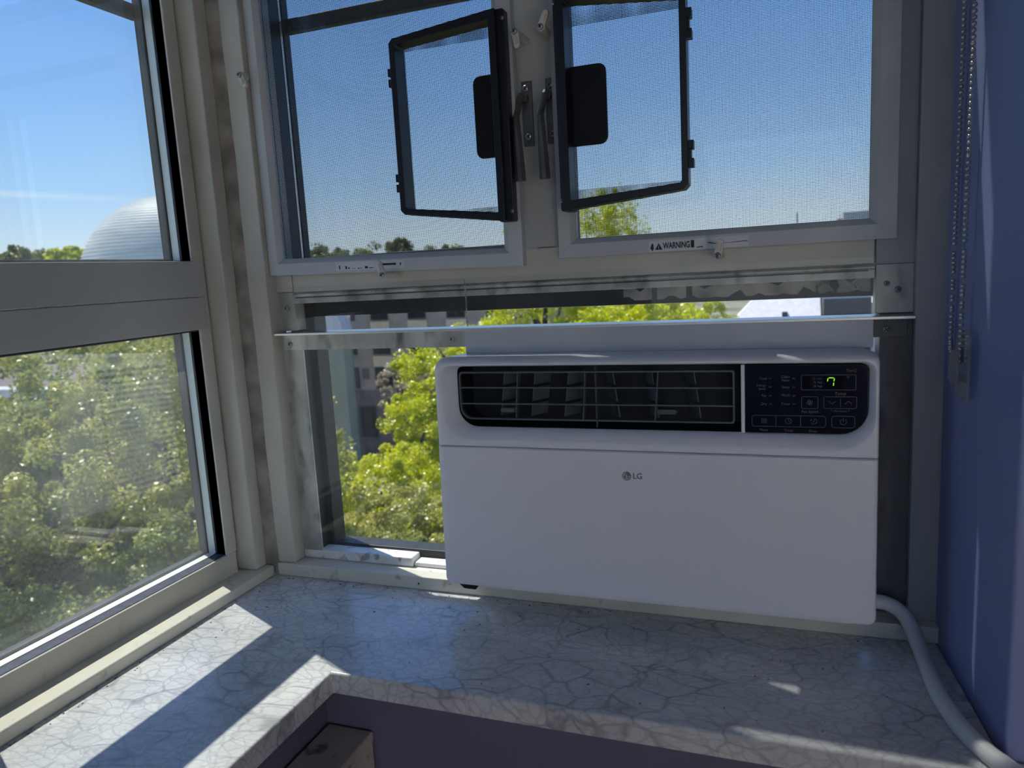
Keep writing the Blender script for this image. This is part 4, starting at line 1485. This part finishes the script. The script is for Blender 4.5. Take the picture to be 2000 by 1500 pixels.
B('wall', M['palegreen'], -48, -37.95, YB - 1.5, YB + 8, GZ, -4.6, gb, 0, smooth=False)
MB().prism([(-48, -4.6), (-37.7, -4.6), (-38.2, -2.9), (-48, -2.9)], 'y', YB - 1.7, YB + 8).build('roof', M['lightroof'], gb, 0, smooth=False)
lw = thing('dark_block', 'dark building with a light parapet behind the left trees', 'building', (-30, 20, GZ))
x, y = pol(-56.5, 30)
B('wall', M['stone2'], x - 9, x + 3.6, y - .2, y + 8, GZ, -3.05, lw, 0, smooth=False)
B('parapet', M['lightroof'], x - 9.1, x + 3.75, y - .4, y + .2, -3.05, -2.8, lw, 0, smooth=False)
rf = thing('roofed_building', 'building with a pale sloping roof seen over the ledge strip', 'building', (0, 58, GZ))
MB().hull8([(-3.4, 54, -4.6), (2.6, 54, -4.6), (2.6, 64, -4.6), (-3.4, 64, -4.6), (-1.8, 56, -2.9), (2.6, 56, -2.9), (2.6, 64, -2.9), (-1.8, 64, -2.9)]).build('roof', M['lightroof'], rf, 0, smooth=False)
B('wall', M['haze'], -3.2, 2.6, 54.3, 64, GZ, -4.6, rf, 0, smooth=False)
B('vent', M['winf'], .1, .45, 54.4, 54.9, -4.3, -3.8, rf, 0, smooth=False)
db = thing('dark_tower', 'dark blue grey building right of the pale sloping roof', 'building', (5, 57, GZ))
B('wall', M['winf'], 2.7, 5.6, 53.5, 62, GZ, -2.95, db, 0, smooth=False)
B('wall_light', M['haze'], 5.6, 9, 54, 62, GZ, -3.4, db, 0, smooth=False)
hb = thing('hilltop_block', 'hazy flat-roofed block on the skyline at the right screen edge', 'building', (13, 150, GZ))
B('wall', M['haze'], 10.8, 22, 150, 160, GZ, 7.3, hb, 0, smooth=False)
B('annex', M['stone'], 9.9, 10.9, 151, 156, GZ, 6.3, hb, 0, smooth=False)
B('antenna_mast', M['winf'], 2.85, 3.05, 150, 150.2, GZ, 7.9, None, 0, smooth=False, label='thin mast on the skyline left of the hazy block', cat='mast', loc=(2.95, 150, GZ))
pk = thing('long_roof_building', 'low tan-roofed buildings under the skyline trees', 'building', (-40, 100, GZ))
B('wall', M['haze'], -62, -30, 98, 108, GZ, 3.3, pk, 0, smooth=False)
B('roof', M['tan'], -62.3, -29.7, 97.7, 108.3, 3.3, 3.7, pk, 0, smooth=False)

# corrugated dome
dx, dy = pol(-43.7, 60)
dm = thing('steel_dome', 'big corrugated metal dome rising behind the left window', 'dome', (dx, dy, GZ))
R0 = 6.6
loops = []
N = 150
for j in range(N + 1):
    th = math.pi / 2 * (1 - j / N * .985)
    rr_ = R0 + (.075 if j % 4 in (1, 2) else -.075)
    loops.append([(dx + rr_ * math.sin(th) * math.cos(2 * math.pi * k / 72), dy + rr_ * math.sin(th) * math.sin(2 * math.pi * k / 72), .15 + rr_ * math.cos(th)) for k in range(72)])
MB().loft(loops, False, True).build('shell', M['dome'], dm)
cl = [[(dx + R0 * .99 * math.cos(2 * math.pi * k / 48), dy + R0 * .99 * math.sin(2 * math.pi * k / 48), z) for k in range(48)] for z in (GZ, .16)]
MB().loft(cl, True, True).build('drum', M['stone'], dm)
